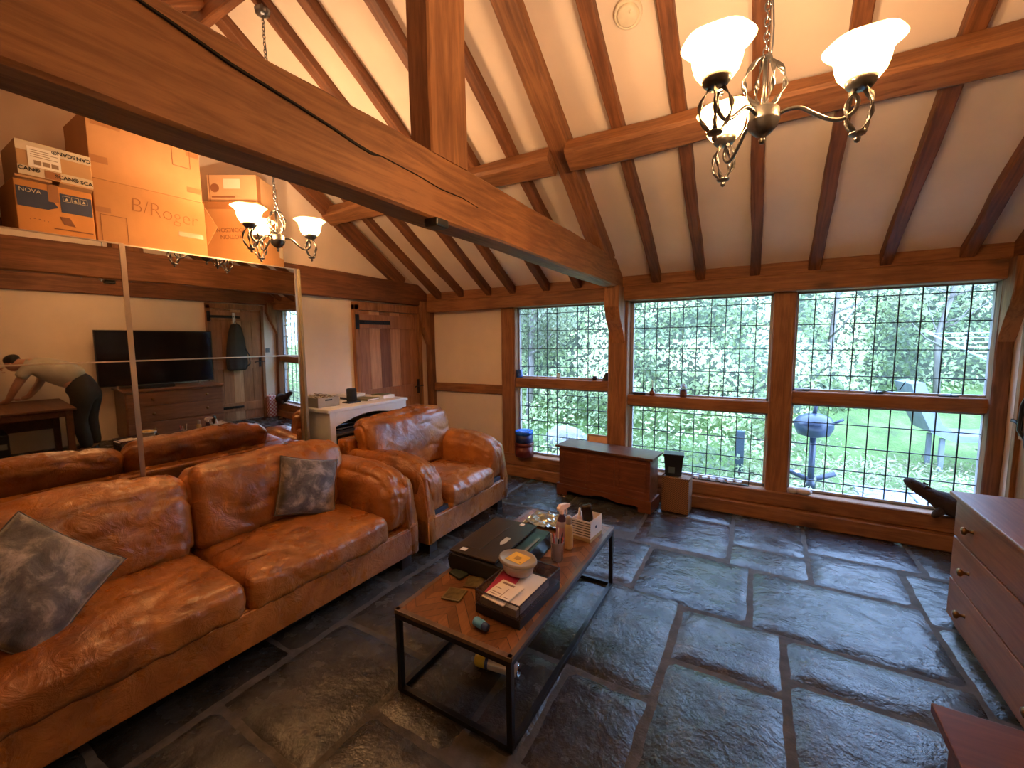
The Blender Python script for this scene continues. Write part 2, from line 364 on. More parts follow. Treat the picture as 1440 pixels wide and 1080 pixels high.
# floor: irregular riven flagstones laid in a bed of sandy mortar
def floor():
    FL = [(-.05,.7,-.88,0),(.73,1.5,-.76,0),(1.53,2.2,-.86,0),(2.23,2.92,-.92,0),(2.95,3.63,-.38,0),(2.95,3.63,-1.04,-.41),
     (3.66,4.13,-.74,0),(3.66,4.13,-1.09,-.765),(4.16,4.79,-.61,0),(4.82,5.3,-.63,0),(4.16,4.65,-1.10,-.635),(4.69,5.3,-1.26,-.66),
     (1.53,2.4,-1.7,-.89),(2.43,3.10,-1.7,-1.07),(3.13,3.775,-1.765,-1.105),(3.81,4.67,-1.79,-1.13),(4.70,5.3,-1.95,-1.29),
     (1.77,2.36,-2.86,-1.73),(2.39,2.75,-2.54,-1.73),(2.78,3.415,-2.55,-1.73),(3.455,3.93,-2.24,-1.80),(3.965,4.67,-2.12,-1.82),(4.70,5.3,-2.5,-1.98),
     (3.45,3.925,-2.97,-2.27),(3.965,4.67,-2.80,-2.15),(4.70,5.3,-3.2,-2.53),(3.05,3.41,-3.1,-2.585),(2.79,3.02,-3.1,-2.58),(2.39,2.76,-3.2,-2.57),
     (1.77,2.36,-3.54,-2.89),(2.39,3.02,-3.8,-3.23),(3.05,3.41,-3.75,-3.13),(3.45,3.925,-3.6,-3.0),(3.965,4.67,-3.45,-2.83),
     (1.77,2.36,-4.3,-3.57),(2.39,3.2,-4.4,-3.83),(3.23,3.925,-4.4,-3.78),(3.965,4.67,-4.4,-3.48),(4.70,5.3,-4.4,-3.23),
     (-.05,.8,-1.7,-.91),(.83,1.5,-1.7,-.79),(-.05,.8,-2.5,-1.73),(.83,1.73,-2.45,-1.73),(-.05,.8,-3.3,-2.53),(.83,1.49,-3.17,-2.48),(1.52,1.73,-3.17,-2.48),(.83,1.73,-3.9,-3.2),(-.05,.8,-4.4,-3.33),(.83,1.73,-4.4,-3.93),
     (3.445,3.62,-3.1,-3.1)]
    FL.pop()
    x = -.05
    for wd in (.95, .7, 1.1, .8, .9, .9): 
        FL.append((x, min(x+wd-.03, 5.3), YB, -4.43)); x += wd
    bm = BM(); vl = bm.loops.layers.color.new('tone'); rnd = random.Random(4)
    v = [bm.verts.new(p) for p in ((XL, YB, -.012), (XR, YB, -.012), (XR, 0, -.012), (XL, 0, -.012))]; f = bm.faces.new(v); f.material_index = 1
    def J(x, y):
        return Vector((x+.022*noise.noise(Vector((x*1.3, y*1.3, 3))), y+.022*noise.noise(Vector((x*1.3, y*1.3, 9))), 0))
    for k, (x0, x1, y0, y1) in enumerate(FL):
        x0 -= .0065; x1 += .0065; y0 -= .006; y1 += .006
        nx, ny = max(4, int((x1-x0)/.035)), max(4, int((y1-y0)/.035)); t = rnd.uniform(.72, 1.28); col = (t*rnd.uniform(.95, 1.1), t, t*rnd.uniform(.88, 1.06), 1)
        tilt = (rnd.uniform(-.004, .004), rnd.uniform(-.004, .004)); g = []
        rgh = rnd.choice((.35, .7, 1, 1.6))
        for i in range(nx+1):
            row = []
            for j in range(ny+1):
                a, b = i/nx, j/ny; p = J(x0+(x1-x0)*a, y0+(y1-y0)*b)
                e = min(a*(x1-x0), (1-a)*(x1-x0), b*(y1-y0), (1-b)*(y1-y0))
                if e < .001:   # broken edge line
                    q = noise.fractal(Vector((p.x*9, p.y*9, k)), 1, 2, 3)*.009
                    p.x += q*(1 if a in (0, 1) else 0); p.y += q*(1 if b in (0, 1) else 0)
                z = .0025*rgh*noise.fractal(Vector((p.x*5, p.y*5, k*2.)), 1, 2, 4)+tilt[0]*(a-.5)+tilt[1]*(b-.5)
                if e < .001: z = -.014
                elif e < .04: z -= .004
                p.z = z; row.append(bm.verts.new(p))
            g.append(row)
        for i in range(nx):
            for j in range(ny):
                f = bm.faces.new((g[i][j], g[i+1][j], g[i+1][j+1], g[i][j+1])); f.smooth = True
                for l in f.loops: l[vl] = col
    struct('floor', bm, [SLATE, MORTAR])
floor()

def wallpoly(name, axis, a0, a1, poly, m=PLASTER):
    bm = BM(); prism(bm, poly, axis, a0, a1); return struct(name, bm, m)
GZ = lambda y: zraf(y)+.10
wallpoly('wall_left', 'x', XL-.15, XL, [(.10, -.02), (.10, 2.1), (RIDGE, GZ(RIDGE)), (YB-.12, 2.1), (YB-.12, -.02)])
wallpoly('wall_right', 'x', XR, XR+.15, [(.10, -.02), (.10, 2.1), (RIDGE, GZ(RIDGE)), (YB-.12, 2.1), (YB-.12, -.02)])
wallpoly('wall_back', 'y', YB-.12, YB, [(XL, -.02), (XR, -.02), (XR, 2.15), (XL, 2.15)])
wallpoly('wall_front', 'y', .0, .12, [(XL, -.02), (1.12, -.02), (1.12, 2.02), (XL, 2.02)])
# sloping ceiling: one mesh of two pitches
bm = BM()
for s in (0, 1):
    ye, yr = (.25, RIDGE) if s == 0 else (YB-.25, RIDGE)
    zl = lambda y: 2.145+.085+SL*((-y-.12) if s == 0 else (y-YB-.12))
    prism(bm, [(ye, zl(ye)), (yr, zl(yr)), (yr, zl(yr)+.12), (ye, zl(ye)+.12)], 'x', XL-.2, XR+.2)
struct('ceiling', bm, PLASTER)
# wall plate, lintel, plinth
beam((XL, -.03, 2.19), (XR, -.03, 2.19), .17, .14, m=OAK)
beam((XL, -.045, 2.055), (XR, -.045, 2.055), .20, .14, m=OAK)
beam((XL, YB+.06, 2.12), (XR, YB+.06, 2.12), .14, .24, m=OAKD)
beam((XL, -.005, .19), (XR, -.005, .19), .19, .13, m=OAK, rough=.002)     # sill beam
beam((XL, -.03, .062), (XR, -.03, .062), .24, .124, m=OAK, rough=.002)    # plinth below it
# posts of the window wall
beam((1.205, .02, .25), (1.205, .02, 1.99), .19, .17, up=(0, 1, 0), m=OAK)
beam((2.525, .01, .25), (2.525, .01, 1.99), .20, .20, up=(0, 1, 0), m=OAK)
beam((3.95, .01, .25), (3.95, .01, 1.99), .17, .17, up=(0, 1, 0), m=OAK)
beam((5.285, .02, .25), (5.285, .02, 1.99), .09, .17, up=(0, 1, 0), m=OAK)
beam((XL, -.012, 1.01), (1.12, -.012, 1.01), .05, .11, m=OAK)              # mid rail of the plaster panel
# corner posts with jowls against the two gables
def jowl(x0, x1, y0, d, name=None):
    _tn[0] += 1
    pr = [(y0, 1.55), (y0-.02, 1.60), (y0-d*.35, 1.70), (y0-d*.75, 1.80), (y0-d, 1.92), (y0-d, 2.12), (y0, 2.12)]
    bm = BM(); prism(bm, pr, 'x', x0, x1); bmesh.ops.bevel(bm, geom=bm.edges[:], offset=.006, segments=1, affect='EDGES')
    struct('trim_%d' % _tn[0], bm, OAKZ)
beam((XL+.045, -.045, .0), (XL+.045, -.045, 2.05), .09, .09, up=(0, 1, 0), m=OAKD); jowl(XL, XL+.09, -.085, .17)
beam((XR-.045, -.045, .0), (XR-.045, -.045, 2.05), .09, .09, up=(0, 1, 0), m=OAKD); jowl(XR-.09, XR, -.085, .17)
jowl(2.455, 2.60, -.085, .24)
# tie beam, king post, principal rafters
beam((2.505, YB, 2.237), (2.505, -.02, 2.237), .14, .245, m=OAK, camber=.035, rough=.005, cham=.01)
def split_crack():
    pts = [(-4.02, 2.372), (-3.86, 2.345), (-3.72, 2.318), (-3.55, 2.300), (-3.42, 2.283), (-3.33, 2.268), (-3.27, 2.262), (-3.22, 2.268), (-3.05, 2.262), (-2.9, 2.25), (-2.75, 2.255), (-2.62, 2.244)]
    wd = [.002, .006, .007, .006, .007, .009, .010, .003, .003, .002, .002, .001]
    b = BM(); n = len(pts)
    up = [(y, z+w_/2) for (y, z), w_ in zip(pts, wd)]; lo = [(y, z-w_/2) for (y, z), w_ in zip(pts, wd)]
    prism(b, up+lo[::-1], 'x', 2.560, 2.5795)
    struct('trim_90', b, plain('dark_split', (.012, .006, .004), .9))
split_crack()
beam((2.512, -2.815, 2.39), (2.512, -2.815, zraf(RIDGE)), .124, .25, up=(0, 1, 0), m=OAK)
for s in (1, -1):
    f = (lambda y: y) if s == 1 else (lambda y: YB-y)
    beam((2.505, f(-.42), 2.33), (2.505, f(-2.70), 3.84), .14, .20, up=(0, .55*s, .83), m=OAK)
# gable frames, both ends
for x in (XL+.03, XR-.03):
    beam((x, YB, 2.195), (x, -.09, 2.195), .07, .255, m=OAKD, camber=.02)
    for s in (1, -1):
        f = (lambda y: y) if s == 1 else (lambda y: YB-y)
        beam((x, f(-.52), 2.31), (x, f(-2.70), 3.70), .07, .16, up=(0, .55*s, .83), m=OAKD)
# purlins and ridge
for s in (1, -1):
    yc = -1.425 if s == 1 else YB+1.425
    th = math.atan(SL); up = (0, math.sin(th)*s, math.cos(th))
    zc = zraf(yc)
    for xa, xb in ((XL, 2.44), (2.57, XR)):
        beam((xa, yc-up[1]*.07, zc-up[2]*.07), (xb, yc-up[1]*.07, zc-up[2]*.07), .17, .14, up=up, m=OAK, rough=.010, cham=.02)
beam((XL, RIDGE, zraf(RIDGE)+.0), (XR, RIDGE, zraf(RIDGE)+.0), .06, .18, m=OAKD)
# common rafters
for x in (.22, .57, .98, 1.302, 1.735, 2.10, 2.91, 3.293, 3.72, 4.134, 4.573, 5.011):
    for s in (1, -1):
        f = (lambda y: y) if s == 1 else (lambda y: YB-y)
        th = math.atan(SL); up = Vector((0, math.sin(th)*s, math.cos(th)))
        a = Vector((x, f(-.10), zraf(f(-.10))))+up*.047; b = Vector((x, f(RIDGE+.02), zraf(RIDGE+.02)))+up*.047
        beam(a, b, .078, .092, up=up, m=OAKD, rough=.008, cham=.006)

# ------------------------------------------------ leaded windows
def window(n, x0, x1, z0, zr0, zr1, z1, nx, zl_up, zl_lo):
    w = BM(); fr = .018
    for za, zb in ((z0, zr0), (zr1, z1)):
        box(w, x0-.01, x0+fr, .02, .06, za, zb); box(w, x1-fr, x1+.01, .02, .06, za, zb)
        box(w, x0, x1, .02, .06, za, za+fr); box(w, x0, x1, .02, .06, zb-fr, zb)
    root = struct('window_%d' % n, w, PUTTY)
    o = beam((x0-.02, .02, (zr0+zr1)/2), (x1+.02, .02, (zr0+zr1)/2), .13, zr1-zr0, m=OAK, rough=.002, parent=root, name='transom')
    for za, zb, zl in ((z0, zr0, zl_lo), (zr1, z1, zl_up)):
        g = BM(); box(g, x0, x1, .037, .041, za, zb); struct('glass_pane', g, GLASS, root)
        l = BM()
        for i in range(1, nx):
            x = x0+(x1-x0)*i/nx; box(l, x-.0035, x+.0035, .033, .045, za, zb)
        for z in zl: box(l, x0, x1, .033, .045, z-.0035, z+.0035)
        struct('lead_lattice', l, LEAD, root)
    return root
window(1, 1.30, 2.41, .262, 1.06, 1.17, 1.988, 9, (1.91, 1.715, 1.51, 1.30), (.98, .83, .66, .49, .35))
window(2, 2.64, 3.865, .262, .93, 1.04, 1.988, 10, (1.905, 1.715, 1.504, 1.29, 1.11), (.873, .675, .494, .35))
w3 = window(3, 4.035, 5.235, .262, 1.035, 1.145, 1.988, 9, (1.92, 1.71, 1.496, 1.28), (.872, .681, .481, .36))
if 1:
    for x, stay in ((4.07, 0), (4.55, 1), (4.98, 0)):
        b = BM(); box(b, x-.02, x+.09, -.01, .012, 1.147, 1.156, .002); tube(b, [(x+.05, 0, 1.155), (x+.05, 0, 1.175), (x+.10, .0, 1.178)], .004)
        if stay: tube(b, [(x+.06, 0, 1.16), (x+.19, .005, 1.185), (x+.22, .01, 1.25)], .004)
        struct('casement_fastener', b, IRON, w3)

# ------------------------------------------------ doors
def plank_door(n, x, face, y0, y1, seq, hinge_low=True):
    b = BM(); s = face; t = .03
    W = (y1-y0)/len(seq)
    for i, k in enumerate(seq):
        box(b, *sorted((x, x+s*t)), y0+i*W+.001, y0+(i+1)*W-.001, .01, 1.955, .003, mi=k)
    for z in (.25, 1.0, 1.84): box(b, *sorted((x+s*t, x+s*(t+.014))), y0+.01, y1-.01, z-.075, z+.075, .004, mi=0)
    root = struct('door_%d' % n, b, DOORW)
    f = BM(); box(f, *sorted((x, x+s*.055)), y0-.06, y0, 0, 2.02, .004); box(f, *sorted((x, x+s*.055)), y1, y1+.05, 0, 2.02, .004); box(f, *sorted((x, x+s*.055)), y0-.06, y1+.05, 1.96, 2.05, .004)
    struct('door_frame', f, OAKZ, root)
    for z in (1.83, .25):
        h = BM(); X = x+s*.046
        box(h, *sorted((X, X+s*.008)), y0-.005, y0+.45, z-.022, z+.022, .003); box(h, *sorted((X, X+s*.014)), y0-.055, y0-.005, z-.08, z+.08, .004)
        for q in (.06, .2, .34): lathe(h, [(.0, .012), (.008, .008), (.010, 0)], 8, (0, 0, 0)) if False else box(h, *sorted((X+s*.008, X+s*.013)), y0+q, y0+q+.015, z-.008, z+.008, .003)
        struct('strap_hinge', h, IRON, root)
    h = BM(); yy = y1-.04; X = x+s*.046
    box(h, *sorted((X, X+s*.006)), yy-.02, yy+.02, .95, 1.13, .003); tube(h, [(X, yy, 1.045), (X+s*.045, yy, 1.045), (X+s*.05, yy-.05, 1.05), (X+s*.05, yy-.11, 1.04)], .007)
    box(h, *sorted((X, X+s*.02)), yy-.01, yy+.085, 1.035, 1.05, .003)
    struct('door_handle', h, IRON, root)
    return root
plank_door(1, XL, 1, -1.20, -.27, (0, 1, 2, 1, 0, 0))
plank_door(2, XR, -1, -1.15, -.36, (0, 0, 1, 0, 0))
sw = BM(); box(sw, XR-.012, XR, -.275, -.205, 1.20, 1.28, .004); box(sw, XR-.016, XR-.012, -.25, -.23, 1.23, 1.25, .002)
tag(obj('light_switch', sw, BRONZE), 'small dark metal light switch on the wall beside the door', 'switch')

# ------------------------------------------------ smoke alarm, sensor block
def smoke():
    t = thing('smoke_alarm', 'round cream smoke alarm on the sloping ceiling between rafters', 'smoke alarm', (3.10, -1.93, 2.145+.085+SL*(1.93-.12)-.002))
    t.rotation_euler = (PI+math.atan(SL)*-1, 0, 0)
    m = plain('aged_white_plastic', (.80, .70, .50), .5)
    b = BM(); lathe(b, [(.075, 0), (.075, .012), (.070, .022), (.060, .026), (.058, .022), (.0, .022)], 32); obj('base_ring', b, m, t)
    b = BM(); lathe(b, [(.056, .018), (.055, .032), (.045, .040), (.0, .042)], 32); obj('cover', b, m, t)
    b = BM(); lathe(b, [(.008, .04), (.007, .045), (0, .046)], 12, (.02, .02, 0)); obj('test_button', b, m, t)
smoke()
b = BM(); box(b, 2.55, 2.62, -2.98, -2.90, 2.078, 2.112, .008)
tag(obj('beam_sensor', b, BLACK), 'small dark block fixed under the big tie beam', 'sensor')

# ------------------------------------------------ chandeliers
def chandelier(name, x, y, zb, Rr, angs, label, ztop):
    t = thing(name, label, 'chandelier', (x, y, zb), 0, None)
    b = BM(); lathe(b, [(0, -.066), (.008, -.062), (.010, -.052), (.005, -.044), (.022, -.036), (.040, -.016), (.045, .0), (.047, .004), (.045, .008), (.045, .034), (.036, .042), (.014, .046), (.0, .048)], 28); obj('body', b, BRONZE, t)
    # cage of twisted straps above the body
    b = BM(); tube(b, [(0, 0, .04), (0, 0, .19)], .0065, 8)
    for k in range(4): 
        a0 = k*PI/2+.4; pts = []; fl = []
        for i in range(15):
            u = i/14; r = .006+.056*math.sin(PI*u)**.8; pts.append((r*math.cos(a0), r*math.sin(a0), .042+.158*u)); fl.append((1.0, .3, u*PI*3))
        tube(b, pts, .0085, 6, flat=fl)
    obj('top_cage', b, BRONZE, t)
    b = BM(); z = .20; k = 0; H = ztop-zb
    while z < H:
        a = (k % 2)*PI/2; L = [(math.cos(a)*.008*math.cos(q), math.sin(a)*.008*math.cos(q), z+.012+.015*math.sin(q)) for q in [2*PI*i/8 for i in range(9)]]
        tube(b, L, .0024, 5); z += .022; k += 1
    obj('chain', b, BRONZE, t)
    b = BM(); tube(b, [(.012+.006*math.sin(i*.9), .006*math.cos(i*.7), 0.18+(H-.18)*i/24) for i in range(25)], .0026, 5); obj('flex', b, BRONZE, t)
    b = BM(); lathe(b, [(.045, H-.02), (.04, H-.045), (.012, H-.06), (0, H-.06)], 20); obj('ceiling_rose', b, BRONZE, t)
    for a in angs:
        a = R(a); ca, sa = math.cos(a), math.sin(a)
        def P(r, z): return (r*ca, r*sa, z)
        arm = BM(); pts = []
        K = [(.03, .012), (.06, .024), (.095, .022), (.13, -.004), (.165, -.028), (.195, -.036), (.222, -.022), (.232, .004), (.222, .026), (.205, .030)]
        K = [(r*Rr/.235, z) for r, z in K]
        for i in range(len(K)-1):
            for j in range(4):
                u = j/4; p0, p1, p2, p3 = K[max(i-1, 0)], K[i], K[i+1], K[min(i+2, len(K)-1)]
                c = [.5*((2*p1[q])+(-p0[q]+p2[q])*u+(2*p0[q]-5*p1[q]+4*p2[q]-p3[q])*u*u+(-p0[q]+3*p1[q]-3*p2[q]+p3[q])*u**3) for q in (0, 1)]
                pts.append(P(*c))
        tube(arm, pts, .0062, 8)
        ao = obj('arm', arm, BRONZE, t)
        cx, cy = Rr*ca, Rr*sa
        b = BM(); lathe(b, [(.0, -.112), (.007, -.108), (.009, -.099), (.005, -.094), (.020, -.089), (.023, -.083), (.008, -.078), (0, -.078)], 14, (cx, cy, 0))
        for k in range(4):
            a0 = k*PI/2+a+.6; pp = []; fl = []
            for i in range(13):
                u = i/12; r = .009+.034*math.sin(PI*u)**.8; pp.append((cx+r*math.cos(a0), cy+r*math.sin(a0), -.084+.130*u)); fl.append((1, .3, u*PI*2.5))
            tube(b, pp, .0068, 6, flat=fl)
        obj('drop_cage', b, BRONZE, ao)
        b = BM(); lathe(b, [(0, .034), (.012, .036), (.028, .040), (.038, .052), (.040, .066), (.036, .068), (0, .060)], 20, (cx, cy, 0)); obj('cup', b, BRONZE, ao)
        b = BM(); pr = [(.026, .058), (.040, .064), (.052, .080), (.058, .100), (.061, .120), (.068, .134), (.082, .144), (.086, .147), (.083, .148), (.066, .139), (.057, .122), (.054, .100), (.048, .082), (.037, .068), (.024, .062)]
        wv = [0, 0, 0, .1, .3, .6, 1, 1, 1, .6, .3, .1, 0, 0, 0]
        pr = [(q*1.14, .058+(z-.058)*1.14) for q, z in pr]; lathe(b, pr, 36, (cx, cy, 0), wav=(.022, 6, wv)); obj('glass_shade', b, SHADE, ao)
        b = BM(); lathe(b, [(0, .150), (.010, .147), (.019, .132), (.020, .118), (.014, .098), (.009, .080), (.009, .060)], 16, (cx, cy, 0)); obj('bulb', b, BULB, ao)
        ld = bpy.data.lights.new('lamp_light', 'POINT'); ld.energy = LAMP_W; ld.color = LAMP_COL; ld.shadow_soft_size = .02
        lo = bpy.data.objects.new('lamp_light', ld); COL.objects.link(lo); lo.location = (cx, cy, .128); lo.parent = t
    return t
chandelier('chandelier', 3.76, -2.725, 2.285, .245, (-119, 4, 121), 'near three-arm dark metal chandelier with lit glass shades', zraf(RIDGE)-.09)
chandelier('chandelier', 1.02, -2.68, 2.27, .20, (-77, 63, 180), 'far three-arm chandelier hanging before the cardboard boxes', zraf(RIDGE)-.09)

# ------------------------------------------------ mirrored wardrobe
def wardrobe():
    t = thing('wardrobe', 'low wide wardrobe with sliding mirror doors behind the sofa', 'wardrobe', (.503, -2.232, 0), R(-2.25))
    fx = lambda z: .026*(z-1.5)   # the doors lean out a little at the top
    b = BM(); box(b, -.49, -.045, -2.9, -.02, .0, 2.195, .004); obj('carcass', b, ALU, t)
    def quad(b, x, y0, y1, z0, z1, th, mi=0):
        prism(b, [(x+fx(z0), z0), (x+fx(z1), z1), (x-th+fx(z1), z1), (x-th+fx(z0), z0)], 'y', y0, y1, mi)
    for i, (y0, y1, x) in enumerate(((-1.085, -.0, .0), (-2.15, -1.075, .022))):
        b = BM(); quad(b, x, y0, y1, .03, 2.195, .02); d = obj('mirror_door', b, MIRROR, t)
        b = BM(); quad(b, x+.004, y0, y0+.022, .03, 2.2, .03); quad(b, x+.004, y1-.02, y1, .03, 2.2, .03); quad(b, x+.004, y0, y1, 2.195, 2.203, .03); quad(b, x+.004, y0, y1, .02, .06, .03)
        obj('door_frame', b, ALU, d)
        b = BM(); quad(b, x+.003, y0+.02, y1-.018, 1.503, 1.511, .006); obj('glazing_bar', b, ALU, d)
    b = BM(); box(b, -.49, .03, .0, .022, 0, 2.2, .003); obj('end_panel', b, plain('olive_edge', (.22, .17, .10), .5), t)
    return t
wardrobe()

# ------------------------------------------------ boxes on the wardrobe
def rectline(b, y0, y1, z0, z1, x, t=.004, mi=1):
    for a in ((y0, y1, z0, z0+t), (y0, y1, z1-t, z1), (y0, y0+t, z0, z1), (y1-t, y1, z0, z1)): box(b, x, x+.0008, *a, mi=mi)
def carton(label, loc, rz, sx, sy, sz, m=CARD, name='cardboard_box', group=None):
    t = thing(name, label, 'box', loc, rz, group)
    b = BM(); box(b, -sx, 0, 0, sy, 0, sz, .004); obj('carton', b, m, t)
    return t
ZW = 2.204
t = carton('lower of two big plain brown cartons, handwriting on its front', (.455, -3.405, ZW), R(-1.5), .40, .56, .355)
b = BM(); rectline(b, .02, .14, .0, .16, .001, .003, 0); obj('printed_panel', b, PENCIL, t)
for q in ((.0, .07, .17, .20), (.40, .54, .11, .14)): bxo('tape', TAPE, t, 0, .001, *q)
text('handwriting', 'B/Roger', .12, plain('faint_marker', (.30, .12, .04), .8), t, onX(.34, .235, .0015, R(-4)), -.0025, .9)
b = BM(); prism(b, [(0, .05), (.0, .30), (.07, .17)], 'x', -.01, -.004); o = obj('open_flap', b, CARD, t); o.location = (0, .56, .03); o.rotation_euler = (0, 0, R(-50))
t = carton('upper of two big plain brown cartons stacked on the wardrobe', (.45, -3.405, ZW+.357), R(-1.5), .40, .555, .375)
b = BM(); rectline(b, .40, .50, .20, .37, .001, .003, 0); obj('printed_panel', b, PENCIL, t)
for q in ((.02, .15, .30, .335), (.0, .08, .09, .13), (.47, .55, .05, .085), (.48, .55, .28, .31)): bxo('tape', TAPE, t, 0, .001, *q)
NAVY = plain('navy_print', (.035, .045, .095), .6, var=.2); ORG = plain('orange_print', (.60, .25, .06), .7, var=.08)
t = carton('navy and orange printed box beneath the taped white parcel', (.46, -3.71, ZW), R(-1), .34, .295, .262, ORG)
b = BM(); box(b, 0, .0012, .006, .115, .125, .225); box(b, 0, .0012, .165, .29, .125, .225); prism(b, [(.115, .225), (.115, .125), (.155, .145), (.14, .17), (.15, .185)], 'x', 0, .0012); obj('printed_panel', b, NAVY, t)
b = BM()
for k in range(3): rectline(b, .175+k*.034, .205+k*.034, .185, .215, .0022, .002, 0); 
for k in range(3): prism(b, [(.183+k*.034, .192), (.197+k*.034, .192), (.19+k*.034, .206)], 'x', .0022, .003)
obj('care_symbols', b, TAPEW, t)
text('lettering', 'NOVA', .028, TAPEW, t, onX(.055, .208, .002))
b = BM(); box(b, 0, .0014, .12, .16, .17, .262); obj('torn_tape', b, TAPE, t)
b = BM(); prism(b, [(.155, .10), (.195, .10), (.215, .055), (.17, .06)], 'x', 0, .0014); obj('torn_patch', b, PENCIL, t)
text('lettering', '. . - - . .', .03, PENCIL, t, onX(.07, .07, .0016))
b = BM(); box(b, 0, .0014, .13, .285, .030, .036); obj('printed_line', b, PENCIL, t)
b = BM(); prism(b, [(0, 0), (.05, .0), (.048, .012), (0, .005)], 'y', .0, .13); prism(b, [(0, 0), (.04, .012), (.038, .02), (0, .005)], 'y', .165, .295); o = obj('lid_flap', b, CARD2, t); o.location = (0, 0, .257)
t = carton('taped white and brown parcel with black lettering, on the navy box', (.478, -3.692, ZW+.28), R(-1), .30, .283, .175, CARD2)
b = BM(); box(b, 0, .001, 0, .283, .125, .172); box(b, 0, .001, 0, .283, .003, .048); obj('paper_tape', b, TAPEW, t)
for y, z, s, r in ((.040, .033, 'CAN®', 0), (.178, .024, 'SCAN®', 0), (.256, .022, 'SCA', 0), (.175, .148, 'SCAN®', PI), (.253, .147, 'CAN', PI)):
    text('lettering', s, .027, INK, t, onX(y, z, .002, r), .0006)
b = BM(); box(b, .001, .002, .04, .16, .05, .15); obj('address_label', b, PAPER, t)
b = BM()
for k in range(3): box(b, .0022, .003, .06+k*.032, .086+k*.032, .062, .084)
for k in range(4): box(b, .0022, .003, .05, .15-(k % 2)*.03, .10+k*.011, .103+k*.011)
obj('printed_lines', b, plain('grey_ink', (.28, .19, .12), .7), t)
b = BM(); box(b, 0, .0022, .095, .155, .004, .044); obj('clear_tape', b, TAPE, t)
# the pair of cartons turned corner-on
t = carton('big brown carton set corner-on behind the far chandelier', (.44, -2.42, ZW), R(33), .40, .36, .455)
t.location = (.50, -2.50, ZW)
b = BM(); box(b, -.38, -.02, -.0012, 0, .40, .45); obj('tape', b, TAPE, t)
for q in ((.28, .35, .30, .44), (.29, .35, .10, .19)): bxo('shipping_label', TAPEW, t, 0, .0012, *q)
def onY(x, z, y, rot=0.):  # text on a face looking towards -y
    return Matrix.Translation((x, y, z)) @ Matrix.Rotation(rot, 4, 'Y') @ Matrix(((1, 0, 0, 0), (0, 0, -1, 0), (0, 1, 0, 0), (0, 0, 0, 1)))
text('lettering', 'ADDRESON', .042, PENCIL, t, onY(-.20, .25, -.0015, PI), .0004)
text('lettering', 'MOTION', .042, PENCIL, t, onY(-.20, .20, -.0015, PI), .0004)
t = carton('small printed carton on top of the corner-on brown carton', (.47, -2.48, ZW+.458), R(33), .36, .32, .20, CARD2)
b = BM(); box(b, -.24, -.12, -.0012, 0, .10, .17); obj('label', b, TAPEW, t)
b = BM(); prism(b, [(-.305+.032*math.cos(a*PI/8), .105+.032*math.sin(a*PI/8)) for a in range(16)], 'y', -.0014, 0); obj('round_print', b, PENCIL, t)
b = BM(); prism(b, [(.25+.018*math.cos(a*PI/8), .13+.018*math.sin(a*PI/8)) for a in range(16)], 'x', 0, .0014); obj('round_print', b, PENCIL, t)
b = BM(); box(b, -.33, -.16, -.0012, 0, .035, .047); box(b, -.34, -.345, -.0012, 0, .0, .2); obj('printed_line', b, PENCIL, t)
b = BM(); box(b, 0, .0012, .0, .05, 0, .2); obj('tape', b, TAPE, t)
# dark bag on the far left of the wardrobe top
b = BM(); puff(b, .34, .30, .42, .12, (.02, .02, .03), 12, .02, 5, 8, (.22, -3.95, ZW+.245))
tag(obj('holdall_bag', b, plain('dark_brown_canvas', (.06, .028, .015), .8), None), 'dark slumped bag at the left end of the wardrobe top', 'bag')

